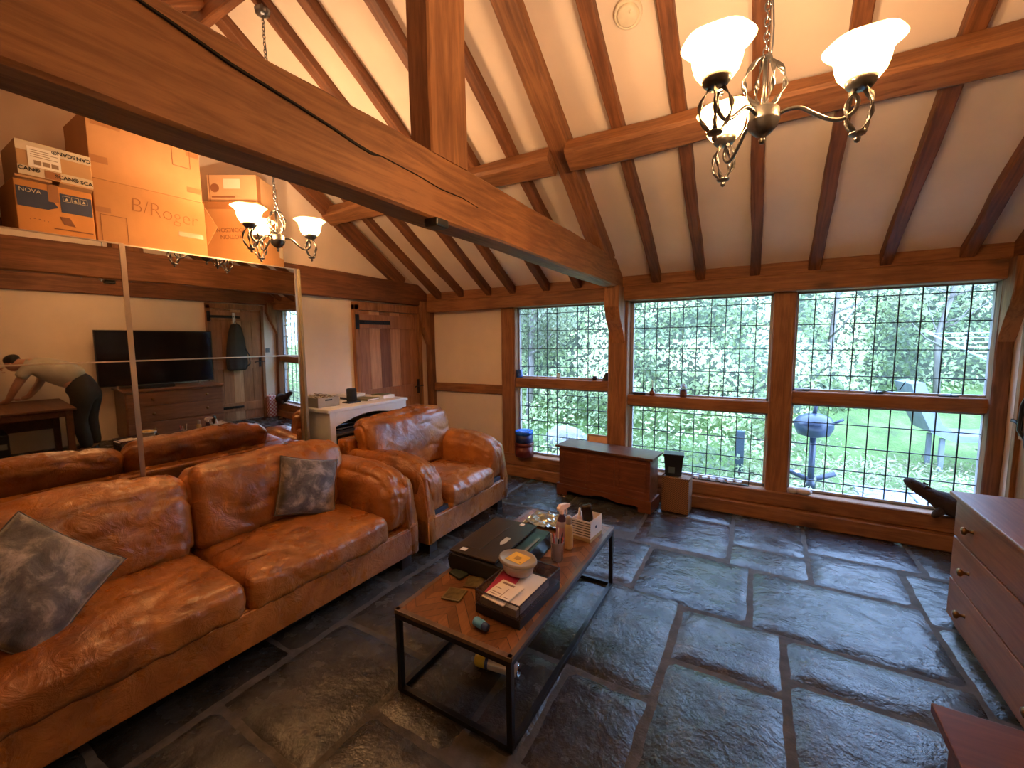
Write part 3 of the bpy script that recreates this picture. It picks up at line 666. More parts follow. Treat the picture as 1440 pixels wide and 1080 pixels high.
# ------------------------------------------------ leather sofas
NAVYC = plain('navy_lining', (.03, .035, .06), .8)
FEET = plain('dark_block_foot', (.022, .013, .009), .5)
def lean(a):  # backwards lean of a back cushion
    return Matrix.Rotation(a, 4, 'Y')
def sofa(name, label, cat, loc, rz, L, arm, nseat, D=.98, zs=.445, zb=.87, za=.70, seed=0, gap=False, skirt=.29, backsag=.02):
    t = thing(name, label, cat, loc, rz)
    b = BM(); box(b, -D, -.02, -L, 0, .10, skirt, .012, seg=3); box(b, -.022, -.006, -L+.07, -.07, .10, skirt-.005, .01, seg=3); obj('base_frame', b, LEATHER, t)
    b = BM(); box(b, -D, -D+.14, -L, 0, .12, zb-.14, .03, seg=4); obj('back_frame', b, LEATHER, t)
    if gap: b = BM(); box(b, -D+.1, -.03, -L+.1, -.1, skirt-.02, skirt+.035, .01); obj('platform', b, NAVYC, t)
    for s in (0, 1):
        y0, y1 = (-.085, 0) if s == 0 else (-L, -L+.085)
        b = BM(); prof = [(-D, .09), (.0, .09), (-.012, .30), (-.045, za-.12), (-.075, za-.07), (-.14, za-.055), (-D, za-.02)]
        prism(b, prof, 'y', y0, y1); bmesh.ops.bevel(b, geom=b.edges[:], offset=.014, segments=3, affect='EDGES'); 
        obj('arm_panel', b, LEATHER, t, True)
        yc = (-.045-arm/2+.02) if s == 0 else (-L+.045+arm/2-.02)
        b = BM(); sg = -1 if s == 0 else 1
        def sag(co, p, sg=sg):
            f = max(0, p.x); co.z -= .07*f**3; co.x += .0; co.y += -sg*.05*(p.z+1)/2
            return co
        puff(b, D-.10, arm, .36, .085, (.03, .02, .03), 30, .006, 5, seed+s*3, (-.50, yc, za-.175), crease=.007, sag=sag, pucker=.028)
        # gathered fold at the arm front
        obj('arm_cushion', b, LEATHER, t)
    inner = L-2*arm+.02; wS = inner/nseat
    for i in range(nseat):
        yc = -arm+.01-wS*(i+.5)
        b = BM(); puff(b, .70, wS-.006, .19, .055, (.015, .006, .035), 36, .005, 4.2, seed+i*2+1, (-.335, yc, zs-.085), crease=.009, pucker=.018); o = obj('seat_cushion', b, LEATHER, t)
        b = BM(); hh = zb-zs+.07
        def sag2(co, p):
            top = max(0, p.z); co.x -= .03*top**2
            co.z += -.02*abs(p.y)**4*top+.008*math.sin(p.y*5+i)*top; return co
        ex = .40 if nseat == 1 else .10; yb_ = yc+(0 if nseat == 1 else (.05 if i == 0 else -.05)); puff(b, .22, wS+.01+ex, hh, .085, (.035, .004, backsag), 34, .007, 4.4, seed+i*5+2, (0, 0, hh/2), lean_m(t, -.62-(.06 if nseat == 1 else 0), yb_, zs-.03), crease=.014, sag=sag2); o = obj('back_cushion', b, LEATHER, t)
    for x in (-.09, -D+.08):
        for y in (-.09, -L+.09):
            b = BM(); box(b, x-.045, x+.045, y-.045, y+.045, 0, .105, .006); obj('foot', b, FEET, t)
    return t
def lean_m(t, x, y, z): return Matrix.Translation((x, y, z)) @ Matrix.Rotation(R(-11), 4, 'Y')
sofa('leather_sofa', 'long two-cushion tan leather sofa in front of the mirror wardrobe', 'sofa', (1.715, -2.19, 0), R(-2.4), 2.30, .27, 2, seed=3)
sofa('leather_armchair', 'wide tan leather armchair between the sofa and the windows', 'armchair', (1.725, -.950, 0), R(.2), 1.15, .26, 1, D=1.0, zs=.45, zb=.94, za=.70, seed=11, gap=True, backsag=.03)

def scatter(label, loc, rot, size, seed, th=.11):
    t = thing('scatter_cushion', label, 'cushion', loc); t.rotation_euler = rot
    b = BM(); n = 22; G = {}
    for s in (1, -1):
        for i in range(n+1):
            for j in range(n+1):
                u, v = i/n*2-1, j/n*2-1
                if s == -1 and (i in (0, n) or j in (0, n)): G[s, i, j] = G[1, i, j]; continue
                e = max(0, (1-u*u))**.5*max(0, (1-v*v))**.5; k = 1-.07*(1-abs(v)**2)*abs(u)**3; k2 = 1-.07*(1-abs(u)**2)*abs(v)**3
                z = s*th/2*e**.8+.010*noise.fractal(Vector((u*2+seed, v*2, s)), 1, 2, 3)
                G[s, i, j] = b.verts.new((u*size/2*k, v*size/2*k2, z))
        for i in range(n):
            for j in range(n):
                q = [G[s, i, j], G[s, i+1, j], G[s, i+1, j+1], G[s, i, j+1]]
                f = b.faces.new(q if s == 1 else q[::-1]); f.smooth = True
    o = obj('cushion_cover', b, VELVET, t)
    p = BM(); pts = [G for G in []]
    E_ = []
    for (u0, v0, u1, v1) in ((-1, -1, 1, -1), (1, -1, 1, 1), (1, 1, -1, 1), (-1, 1, -1, -1)):
        for k in range(12):
            u, v = u0+(u1-u0)*k/12, v0+(v1-v0)*k/12; kk = 1-.07*(1-abs(v)**2)*abs(u)**3; k2 = 1-.07*(1-abs(u)**2)*abs(v)**3
            E_.append((u*size/2*kk, v*size/2*k2, .010*noise.fractal(Vector((u*2+seed, v*2, 1)), 1, 2, 3)))
    tube(p, E_+[E_[0]], .0035, 6); obj('seam', p, plain('dark_seam', (.09, .07, .06), .7), t)
def face_m(n, roll):   # rotation putting local z on n with roll
    z = Vector(n).normalized(); x = Vector((0, 0, 1)).cross(z).normalized(); y = z.cross(x)
    return (Matrix((x, y, z)).transposed().to_4x4() @ Matrix.Rotation(roll, 4, 'Z')).to_euler()
scatter('grey crushed velvet cushion cut by the photo edge, on the near seat', (1.335, -3.975, .665), face_m((1, .12, .50), R(38)), .43, 3)
scatter('grey crushed velvet cushion leaning beside the far sofa arm', (1.215, -2.70, .655), face_m((1, -.18, .42), R(-17)), .38, 8)

# ------------------------------------------------ white console cabinet and what stands on and in it
def console():
    t = thing('console_cabinet', 'white painted console cabinet with arched front beside the plank door', 'cabinet', (.30, -1.615, 0))
    hx, hy, H = .30, .455, 1.03
    b = BM(); box(b, -hx-.0, hx+.02, -hy-.02, hy+.02, H-.03, H, .006); obj('top', b, WHITE, t)
    b = BM(); box(b, -hx, hx, -hy, -hy+.02, .05, H-.03, .002); obj('side_panel', b, WHITE, t)
    b = BM(); box(b, -hx, hx, hy-.02, hy, .05, H-.03, .002); obj('side_panel', b, WHITE, t)
    b = BM(); box(b, -hx, -hx+.012, -hy+.02, hy-.02, .05, H-.03); obj('back_panel', b, WHITE, t)
    for y in (-hy, hy-.055): b = BM(); box(b, hx, hx+.012, y, y+.055, 0, H-.03, .002); obj('front_post', b, WHITE, t)
    b = BM(); pts = [(-hy+.055, H-.03), (-hy+.055, H-.155)]+[(-hy+.055+(2*hy-.11)*k/16, H-.155+.075*math.sin(PI*k/16)) for k in range(1, 16)]+[(hy-.055, H-.155), (hy-.055, H-.03)]
    prism(b, pts, 'x', hx, hx+.012); obj('arched_apron', b, WHITE, t)
    for z in (.10, .55, .80): b = BM(); box(b, -hx+.012, hx-.01, -hy+.02, hy-.02, z-.018, z, .001); obj('shelf', b, plain('dark_brown_shelf', (.12, .08, .055), .6), t)  # shelves are plain dark brown between the white panels
console()
def at(x, y, z): return (x, y, z)
GREYB = plain('grey_basket', (.36, .33, .29), .7)
def grey_basket():
    t = thing('storage_basket', 'grey rectangular basket of cables on the white console', 'basket', (.31, -1.94, 1.031), R(-3))
    b = BM(); w, l, h, th = .26, .21, .085, .006
    for (x0, x1, y0, y1) in ((-w/2, -w/2+th, -l/2, l/2), (w/2-th, w/2, -l/2, l/2), (-w/2, w/2, -l/2, -l/2+th), (-w/2, w/2, l/2-th, l/2)): box(b, x0, x1, y0, y1, 0, h, .002)
    box(b, -w/2, w/2, -l/2, l/2, 0, .006); obj('tub', b, GREYB, t)
    b = BM(); box(b, w/2-.0005, w/2+.001, -.035, .035, .055, .068, .0004); obj('handle_slot', b, BLACK, t)
    b = BM(); rnd = random.Random(3)
    for k in range(9):
        p = [Vector((rnd.uniform(-.1, .1), rnd.uniform(-.08, .08), .075))]
        for i in range(7): p.append(p[0]+Vector((.045*math.cos(i*1.2+k), .045*math.sin(i*1.1+k*2), .012+.018*math.sin(i+k))))
        p = [Vector((max(-.115, min(.115, q.x)), max(-.09, min(.09, q.y)), q.z)) for q in p]
        tube(b, p, .0035, 6, mi=k % 2)
    o = obj('cable_tangle', b, [plain('white_cable', (.75, .7, .62), .5), plain('brown_cable', (.28, .2, .12), .5)], t); o['kind'] = 'stuff'
grey_basket()
def speaker():
    t = thing('smart_speaker', 'black cylindrical speaker standing on the white console', 'speaker', (.40, -1.665, 1.031))
    b = BM(); lathe(b, [(.0, .012), (.044, .012), (.047, .02), (.047, .125), (.043, .135), (0, .137)], 28); obj('speaker_body', b, plain('black_mesh_fabric', (.016, .018, .02), .8, bump=.6, bs=300), t)
    b = BM(); box(b, -.05, .055, -.075, .06, 0, .012, .005); obj('dock', b, BLACK, t)
speaker()
def book(label, loc, rz, sx, sy, sz, m, name='book', g=None):
    t = thing(name, label, name.replace('_', ' ').split()[-1], loc, rz, g)
    b = BM(); box(b, -sx/2, sx/2, -sy/2, sy/2, 0, .0025, .0008); box(b, -sx/2, sx/2, -sy/2, sy/2, sz-.0025, sz, .0008); box(b, -sx/2, sx/2, -sy/2, -sy/2+.0025, 0, sz, .0008); obj('cover', b, m, t)
    b = BM(); box(b, -sx/2+.004, sx/2-.003, -sy/2+.003, sy/2-.004, .0026, sz-.0026); obj('pages', b, PAPER, t); return t
OLIVE = plain('olive_cover', (.20, .19, .09), .6, var=.4, vs=30)
book('olive covered flat book beside the black speaker', (.36, -1.47, 1.031), R(6), .22, .17, .018, OLIVE)
book('thin black book under the olive book edge', (.17, -1.47, 1.031), R(-4), .14, .2, .022, BLACK)
book('white book leaning back on the console, highest of the books', (.15, -1.47, 1.054), R(3), .20, .20, .03, WHITE)
book('white flat book at the door end of the console', (.40, -1.27, 1.031), R(2), .17, .16, .03, WHITE)
book('brown patterned magazine on the white book at the door end', (.37, -1.27, 1.062), R(12), .15, .13, .006, OLIVE, 'magazine')
def con_items():
    t = thing('media_player', 'black box on the upper shelf of the white console', 'media player', (.33, -1.79, .802), 0)
    b = BM(); box(b, -.15, .15, -.14, .14, 0, .055, .004); obj('case', b, GLOSS, t); b = BM(); box(b, .15, .152, -.12, .12, .01, .02); obj('front_slot', b, ALU, t)
    t = thing('game_console', 'white curved device on the shelf inside the white console', 'device', (.35, -1.50, .802), 0)
    b = BM(); puff(b, .24, .22, .045, .02, (0, 0, .008), 8, 0, 1, 0, (0, 0, .03)); obj('shell', b, WHITE, t); b = BM(); box(b, -.08, .08, -.06, .06, 0, .012); obj('base', b, BLACK, t)
    t = carton('small pale box at the right of the shelf inside the console', (.56, -1.36, .802), 0, .16, .11, .05, PAPER, 'small_box')
con_items()

# ------------------------------------------------ coffee table
def coffee_table():
    t = thing('coffee_table', 'long parquet coffee table on a black steel frame, crowded with objects', 'coffee table', (2.708, -2.435, 0))
    hx, hy, H = .305, .655, .40; s = .024
    b = BM(); box(b, -hx, hx, -hy, hy, H-.018, H, .002); obj('parquet_top', b, PARQUET, t)
    b = BM()
    for (x0, x1, y0, y1) in ((-hx, hx, -hy-.004, -hy+.02), (-hx, hx, hy-.02, hy+.004), (-hx-.004, -hx+.02, -hy, hy), (hx-.02, hx+.004, -hy, hy)): box(b, x0, x1, y0, y1, H-.016, H+.0015, .001)
    obj('edge_trim', b, wood('grey_brown_edge', (.07, .045, .035), (.17, .11, .08), 'y', 1, .35, .1, False), t)
    for z in (H-.018-s, 0):
        for (x0, x1, y0, y1) in ((-hx, hx, -hy, -hy+s), (-hx, hx, hy-s, hy), (-hx, -hx+s, -hy+s, hy-s), (hx-s, hx, -hy+s, hy-s)):
            b = BM(); box(b, x0, x1, y0, y1, z, z+s, .001); obj('frame_rail', b, STEEL, t)
    for x in (-hx, hx-s):
        for y in (-hy, hy-s): b = BM(); box(b, x, x+s, y, y+s, s, H-.018-s, .001); obj('leg', b, STEEL, t)
coffee_table()
TZ = .402
def printer():
    t = thing('printer', 'black inkjet printer lying on the far left of the coffee table', 'printer', (2.600, -2.455, TZ), R(1))
    DBR = plain('dark_brown_black_plastic', (.030, .022, .017), .32)
    b = BM(); prism(b, [(-.20, 0), (.185, 0), (.20, .03), (.175, .085), (-.18, .095), (-.215, .06)], 'y', -.245, .245); bmesh.ops.bevel(b, geom=b.edges[:], offset=.008, segments=3, affect='EDGES'); obj('body', b, BLACK, t)
    b = BM(); box(b, -.20, .085, -.238, .238, .094, .106, .005); obj('scanner_lid', b, DBR, t)
    b = BM(); box(b, -.14, -.05, -.17, .17, .106, .1085, .001); obj('lid_recess', b, DBR, t)
    b = BM(); prism(b, [(.09, .092), (.175, .086), (.205, .04), (.20, .036), (.165, .080), (.09, .088)], 'y', -.12, .17); obj('control_panel', b, plain('satin_black', (.006, .006, .008), .3), t)
    b = BM(); box(b, .14, .158, -.06, .13, .089, .0905, .0005); obj('display', b, plain('grey_reflective_strip', (.16, .14, .12), .2), t)
    b = BM(); box(b, -.15, -.115, -.215, -.185, .1065, .1075); obj('sticker', b, PAPER, t)
    b = BM(); box(b, .0, .03, -.05, .02, .1065, .1078); prism(b, [(.0, -.05), (.03, -.05), (.015, -.075)], 'z', .1065, .1078); obj('arrow_sticker', b, plain('pale_grey_label', (.5, .5, .46), .5), t)
    b = BM(); box(b, -.01, .015, .19, .215, .1065, .110, .001); obj('tab', b, PAPER, t)
printer()
b = BM(); box(b, -.10, .10, -.018, .018, 0, .018, .005); o = thing('remote_control', 'black remote control lying behind the printer on the table', 'remote control', (2.60, -2.155, TZ), R(8)); obj('case', b, BLACK, o)
b = BM()
for k in range(8): box(b, -.085+k*.022, -.075+k*.022, -.008, .008, .018, .0205, .001)
obj('buttons', b, plain('grey_rubber', (.12, .12, .12), .6), o)
def foil():
    b = BM(); n = 16; G = []
    for i in range(n+1):
        G.append([b.verts.new((-.14+.28*i/n+.012*noise.noise(Vector((i*.6, j*.7, 1))), -.10+.2*j/n, .012+.035*abs(noise.fractal(Vector((i*.45, j*.45, 4)), 1, 2, 3))*math.sin(PI*i/n)**.3)) for j in range(n+1)])
    for i in range(n):
        for j in range(n): b.faces.new((G[i][j], G[i+1][j], G[i+1][j+1], G[i][j+1]))
    m = plain('crinkled_clear_film', (.42, .46, .42), .12, .55, bump=.5, bs=30)
    o = obj('plastic_packet', b, m); o.location = (2.615, -1.935, TZ); md = o.modifiers.new('s', 'SOLIDIFY'); md.thickness = .002
    tag(o, 'crinkled shiny plastic packet at the far left end of the table', 'packet')
foil()
def spray():
    t = thing('spray_bottle', 'trigger spray bottle with pinkish white head and dark collar', 'spray bottle', (2.80, -2.125, TZ), R(70))
    L = clear('clear_lilac_bottle', (.62, .50, .60), .75)
    b = BM(); lathe(b, [(0, 0), (.030, .002), (.034, .012), (.034, .10), (.029, .125), (.015, .150), (.012, .16)], 24); obj('bottle', b, L, t)
    b = BM(); lathe(b, [(.0345, .028), (.0347, .03), (.0347, .095), (.0345, .097)], 24); obj('label', b, plain('pink_label', (.55, .30, .40), .5), t)
    b = BM(); box(b, .0345, .0352, -.012, .012, .065, .09); obj('logo_patch', b, INK, t)
    b = BM(); lathe(b, [(.028, .128), (.024, .14), (.018, .158), (.016, .172), (0, .172)], 20); obj('collar', b, plain('dark_purple_plastic', (.05, .018, .06), .3), t)
    W = plain('pinkish_white_plastic', (.82, .66, .62), .35)
    b = BM(); lathe(b, [(.016, .17), (.015, .195), (0, .196)], 16); prism(b, [(-.030, .192), (-.034, .21), (-.015, .228), (.035, .226), (.060, .216), (.060, .203), (.018, .196)], 'y', -.012, .012); box(b, .058, .066, -.008, .008, .202, .217, .001); bmesh.ops.bevel(b, geom=b.edges[:], offset=.001, segments=1, affect='EDGES'); obj('spray_head', b, W, t)
    b = BM(); tube(b, [(.028, 0, .198), (.040, 0, .182), (.042, 0, .165), (.036, 0, .152)], .005, 8); obj('trigger', b, W, t)
spray()
def pump():
    t = thing('lotion_bottle', 'slim yellowish bottle with grey cap beside the striped box', 'bottle', (2.872, -2.19, TZ))
    b = BM(); lathe(b, [(0, 0), (.022, .002), (.024, .01), (.024, .135), (.018, .148), (.014, .152)], 20); obj('bottle', b, plain('yellow_lotion', (.56, .42, .20), .3, coat=.6), t)
    b = BM(); lathe(b, [(.018, .15), (.019, .152), (.017, .185), (.012, .196), (0, .198)], 20); obj('cap', b, plain('grey_cap', (.38, .34, .32), .4), t)
pump()
def pen_cup():
    t = thing('pen_cup', 'clear plastic cup holding pens and brushes on the table', 'cup', (2.868, -2.345, TZ))
    b = BM(); lathe(b, [(0, .004), (.028, .004), (.031, .01), (.036, .11), (.038, .112), (.037, .108), (.033, .012), (.0, .008)], 28); obj('cup', b, clear('clear_plastic', (.55, .50, .52), .45, .12), t)
    cols = [(.45, .05, .04), (.02, .02, .02), (.75, .65, .5), (.10, .05, .03), (.6, .5, .45), (.55, .10, .08), (.03, .03, .04)]
    for k, c in enumerate(cols):
        a = k*.9; b = BM(); p0 = Vector((.016*math.cos(a), .016*math.sin(a), .014)); p1 = Vector((.034*math.cos(a), .034*math.sin(a), .135+.018*(k % 3)))
        tube(b, [p0, p0.lerp(p1, .9), p1], .0042, 7, rs=[.004, .0042, .001 if k % 2 else .004])
        o = obj('pen', b, plain('pen_ink_%s' % ['red', 'black', 'cream', 'brown', 'pale', 'rust', 'navy'][k], c, .4)); o.location = t.location
        tag(o, ['red pen', 'black pen', 'cream brush', 'dark brown pencil', 'pale wooden stick', 'rust red pen', 'navy pen'][k]+' standing in the clear plastic cup', 'pen', 'pens in the clear cup')
pen_cup()
def striped_box():
    t = thing('striped_box', 'white desk box with thin dark stripes at the far table corner', 'box', (2.905, -1.985, TZ), R(-6))
    w, l, h, th = .125, .16, .105, .004
    W = plain('white_card', (.82, .76, .72), .6, var=.03)
    b = BM(); box(b, -w/2, w/2, -l/2, l/2, 0, .022, .001); obj('base_tray', b, plain('tan_card', (.42, .31, .16), .7), t)
    b = BM()
    for (x0, x1, y0, y1) in ((-w/2, -w/2+th, -l/2, l/2), (w/2-th, w/2, -l/2, l/2), (-w/2, w/2, -l/2, -l/2+th), (-w/2, w/2, l/2-th, l/2)): box(b, x0, x1, y0, y1, .022, h+.022, .0005)
    obj('sides', b, W, t)
    b = BM()
    for k in range(6):
        z = .034+k*.0155; box(b, -w/2-.0005, w/2+.0005, -l/2-.0006, -l/2, z, z+.0045)
    box(b, w/2, w/2+.0006, -.012, .012, .065, .082)
    obj('stripes', b, plain('dark_navy_ink', (.03, .025, .045), .6), t)
    # things standing in it
    o = thing('hairbrush', 'dark brush standing upright in the striped box', 'brush', (2.925, -1.985, TZ+.024)); o.rotation_euler = (R(6), R(-10), R(40))
    b = BM(); puff(b, .065, .03, .11, .014, (0, .004, 0), 8, 0, 1, 0, (0, 0, .135)); obj('head', b, plain('dark_brown_glossy', (.035, .018, .012), .25), o)
    b = BM(); tube(b, [(0, 0, 0), (0, 0, .05), (0, 0, .09)], .009, 10); obj('handle', b, BLACK, o)
    o = thing('small_bottle', 'pale pink bottle with a white spout standing in the striped box', 'bottle', (2.868, -2.01, TZ+.024))
    b = BM(); lathe(b, [(0, 0), (.020, .0), (.022, .01), (.022, .095), (.012, .11)], 18); obj('bottle', b, plain('pale_pink_plastic', (.70, .52, .52), .4), o)
    b = BM(); lathe(b, [(.012, .108), (.010, .125), (.005, .155), (0, .156)], 14); obj('spout', b, WHITE, o)
striped_box()
SMOK = clear('smoky_clear_plastic', (.14, .11, .14), .42, .08)
def organiser():
    t = thing('letter_tray', 'smoky clear deep tray of papers nearest the camera on the table', 'tray', (2.862, -2.755, TZ), R(-3.5))
    w, l, h, th = .235, .36, .105, .004
    b = BM(); box(b, -w/2, w/2, -l/2, l/2, 0, .042, .004); obj('base_drawer', b, BLACK, t)
    b = BM()
    for (x0, x1, y0, y1) in ((-w/2, -w/2+th, -l/2, l/2), (w/2-th, w/2, -l/2, l/2), (-w/2, w/2, -l/2, -l/2+th), (-w/2, w/2, l/2-th, l/2)): box(b, x0, x1, y0, y1, .042, h, .0008)
    obj('clear_walls', b, SMOK, t)
    b = BM()
    for (x0, x1, y0, y1) in ((-w/2-.001, -w/2+.005, -l/2, l/2), (w/2-.005, w/2+.001, -l/2, l/2), (-w/2, w/2, -l/2-.001, -l/2+.005), (-w/2, w/2, l/2-.005, l/2+.001)): box(b, x0, x1, y0, y1, h-.002, h+.002, .0005)
    obj('rim', b, plain('dark_rim', (.03, .018, .03), .3), t)
organiser()
def sheet(label, loc, rot, sx, sy, m, name='paper', cat='paper', g=None, th=.004, marks=None):
    t = thing(name, label, cat, loc, 0, g); t.rotation_euler = rot
    b = BM(); box(b, -sx/2, sx/2, -sy/2, sy/2, 0, th, .0008); obj('sheets', b, m, t)
    if marks:
        b = BM()
        for (x0, x1, y0, y1) in marks: box(b, x0, x1, y0, y1, th, th+.0006)
        obj('print', b, plain('soft_grey_ink', (.30, .22, .20), .7), t)
    return t
MAG = plain('magenta_card', (.42, .03, .09), .5)
sheet('magenta folder poking out of the smoky tray', (2.805, -2.80, TZ+.084), (0, R(2), R(6)), .10, .25, MAG, 'folder', 'folder')
o = sheet('stack of white printed letters filling the smoky tray', (2.863, -2.79, TZ+.046), (0, 0, R(-3.5)), .19, .28, PAPER, 'letter_stack', 'papers', th=.034)
sheet('white printed card on top of the letters in the tray', (2.845, -2.87, TZ+.091), (R(2), 0, R(-8)), .12, .15, PAPER, 'printed_card', 'card', th=.005,
      marks=[(-.05, .0, -.02, -.016), (-.05, -.01, -.035, -.031), (.008, .011, -.06, .03), (-.045, .02, .05, .062), (.025, .05, -.03, -.026), (.02, .05, -.045, -.042), (-.05, -.02, .01, .014)])
sheet('white envelope sticking out at the left of the smoky tray', (2.770, -2.72, TZ+.080), (0, R(-4), R(10)), .07, .20, WHITE, 'envelope', 'envelope')
sheet('orange tinted sheet lying between printer and pen cup', (2.775, -2.265, TZ), (0, 0, R(20)), .14, .16, plain('peach_paper', (.75, .42, .22), .7), 'leaflet', 'leaflet', th=.002)
def food_tub():
    t = thing('plastic_food_tub', 'oval plastic tub with grey lid and yellow label on the papers', 'food tub', (2.815, -2.685, TZ+.092), R(-10))
    def ov(prof, b, mi=0):
        b2 = bmesh.new(); lathe(b2, prof, 32); 
        merge(b, b2, Matrix.Diagonal((1, .78, 1, 1)), mi)
    b = BM(); ov([(0, 0), (.070, .0), (.078, .008), (.088, .058), (.0, .058)], b); obj('tub', b, plain('cloudy_plastic', (.52, .44, .38), .35), t)
    b = BM(); ov([(.088, .054), (.099, .054), (.101, .060), (.099, .068), (.092, .070), (.088, .066), (0, .066)], b); obj('lid', b, plain('grey_lid', (.36, .32, .29), .4), t)
    b = BM(); box(b, -.045, .05, -.042, .042, .0665, .0675); lb = obj('label', b, plain('yellow_label', (.85, .52, .06), .5), t)
    b = BM(); box(b, -.014, .018, -.016, .014, .0677, .0682); box(b, -.036, -.030, -.030, -.025, .0677, .0682); box(b, .036, .041, -.032, -.027, .0677, .0682); o = obj('printed_mark', b, plain('ochre_ink', (.42, .22, .03), .6), t)
food_tub()
def glasses():
    t = thing('reading_glasses', 'pair of glasses and red frame resting behind the tray', 'glasses', (2.885, -2.50, TZ+.002), R(35))
    m = plain('dark_red_frame', (.16, .03, .04), .3)
    b = BM()
    for s in (-1, 1):
        tube(b, [(s*.034+.024*math.cos(a), 0, .022+.019*math.sin(a)) for a in [2*PI*i/16 for i in range(17)]], .002, 6)
        tube(b, [(s*.06, 0, .03), (s*.064, .06, .028), (s*.062, .12, .008)], .002, 6)
    tube(b, [(-.01, 0, .026), (.0, .0, .030), (.01, 0, .026)], .002, 6); obj('frame', b, m, t)
    b = BM()
    for s in (-1, 1):
        prism(b, [(s*.034+.022*math.cos(a), .022+.017*math.sin(a)) for a in [2*PI*i/16 for i in range(16)]], 'y', -.0006, .0006)
    obj('lenses', b, clear('lens', (.3, .3, .4), .3, .02), t)
glasses()
def coaster(label, x, y, rz, m):
    t = thing('coaster', label, 'coaster', (x, y, TZ), R(rz), 'coasters on the table')
    b = BM(); box(b, -.047, .047, -.047, .047, 0, .007, .002); obj('tile', b, m, t); b = BM(); box(b, -.040, .040, -.040, .040, .007, .0075); obj('picture', b, plain('mottled_olive', (.11, .085, .035), .3, var=.6, vs=40), t)
coaster('square olive patterned coaster nearest the table corner', 2.575, -2.875, 12, plain('olive_edge_tile', (.18, .14, .06), .3))
coaster('square brown coaster between the printer and the tray', 2.60, -2.745, 20, plain('brown_edge_tile', (.10, .05, .02), .3))
b = BM(); box(b, -.045, .045, -.03, .03, 0, .012, .003); o = obj('dark_wallet', b, plain('dark_green_leather', (.02, .03, .02), .5)); o.location = (2.485, -2.725, TZ); o.rotation_euler = (0, 0, R(-15))
tag(o, 'small dark green wallet at the front left of the printer', 'wallet')
def blue_tub():
    t = thing('small_blue_bottle', 'small blue bottle lying at the front table edge by the tray', 'bottle', (2.805, -3.005, TZ+.020)); t.rotation_euler = (0, PI/2, R(-12))
    b = BM(); lathe(b, [(0, -.02), (.018, -.02), (.019, -.016), (.019, .025), (.015, .032)], 18); obj('bottle', b, plain('pale_blue_plastic', (.12, .42, .80), .3), t)
    b = BM(); lathe(b, [(.0165, .03), (.017, .032), (.016, .052), (0, .053)], 18); obj('cap', b, plain('deep_blue_plastic', (.03, .07, .25), .35), t)
blue_tub()
def aerosol():
    t = thing('drink_can', 'tall white can with yellow end lying on the floor under the table', 'can', (2.735, -2.765, .034)); t.rotation_euler = (0, PI/2, R(9))
    b = BM(); lathe(b, [(.028, -.055), (.033, -.045), (.033, .10), (.029, .108), (.027, .113)], 26); obj('can_body', b, plain('white_enamel', (.75, .75, .78), .25, .2), t)
    b = BM(); lathe(b, [(0, -.112), (.022, -.112), (.031, -.104), (.0335, -.09), (.0335, -.052), (.033, -.05)], 26); obj('yellow_end', b, plain('yellow_enamel', (.62, .48, .06), .3), t)
    b = BM(); lathe(b, [(.0337, -.052), (.0338, -.038), (.0335, -.036)], 26); obj('blue_band', b, plain('blue_enamel', (.03, .07, .28), .3), t)
    b = BM(); lathe(b, [(.027, .110), (.028, .118), (.025, .114), (.0, .108)], 26); obj('metal_rim', b, plain('bright_metal', (.75, .75, .78), .15, 1), t)
    b = BM(); box(b, -.034, -.0325, -.014, .012, -.02, .02); box(b, -.0345, -.033, -.012, .010, .045, .075); obj('printed_mark', b, plain('slate_ink', (.12, .16, .2), .5), t)
aerosol()

# ------------------------------------------------ blanket chest, basket, items by the windows
def chest():
    t = thing('blanket_chest', 'dark red-brown wooden blanket chest under the windows', 'chest', (2.485, -.44, 0), R(-5.5))
    hx = .475
    b = BM(); box(b, -hx, hx, 0, .24, .11, .50, .004); obj('body', b, MAHOG, t)
    b = BM(); box(b, -hx-.03, hx+.03, -.03, .30, .50, .522, .006, seg=3); obj('lid', b, MAHTOP, t)
    for k in range(3):
        x0 = -hx+.035+k*(2*hx-.04)/3; x1 = x0+(2*hx-.04)/3-.03
        b = BM()
        for (a, c, d, e) in ((x0, x1, .17, .185), (x0, x1, .44, .455), (x0, x0+.015, .185, .44), (x1-.015, x1, .185, .44)): box(b, a, c, -.007, 0, d, e, .002)
        obj('panel_moulding', b, MAHOG, t)
    b = BM(); n = 24
    pts = [(-hx-.02, .0), (-hx-.02, .115), (hx+.02, .115), (hx+.02, 0), (hx-.10, 0)]
    pts += [(hx-.10-(2*hx-.20)*k/n, .030+.028*math.sin(PI*k/n)**.5+.012*math.cos(4*PI*k/n)) for k in range(n+1)]+[(-hx+.10, 0)]
    prism(b, pts, 'y', -.022, -.004); obj('shaped_plinth', b, MAHOG, t)
    for x in (-hx-.02, hx): b = BM(); box(b, x, x+.02, -.02, .24, 0, .115, .003); obj('plinth_side', b, MAHOG, t)
    b = BM(); lathe(b, [(0, 0), (.008, .001), (.009, .006), (0, .009)], 12); o = obj('key_plate', b, BRASS, t); o.location = (-.16, -.007, .155); o.rotation_euler = (PI/2, 0, 0)
chest()
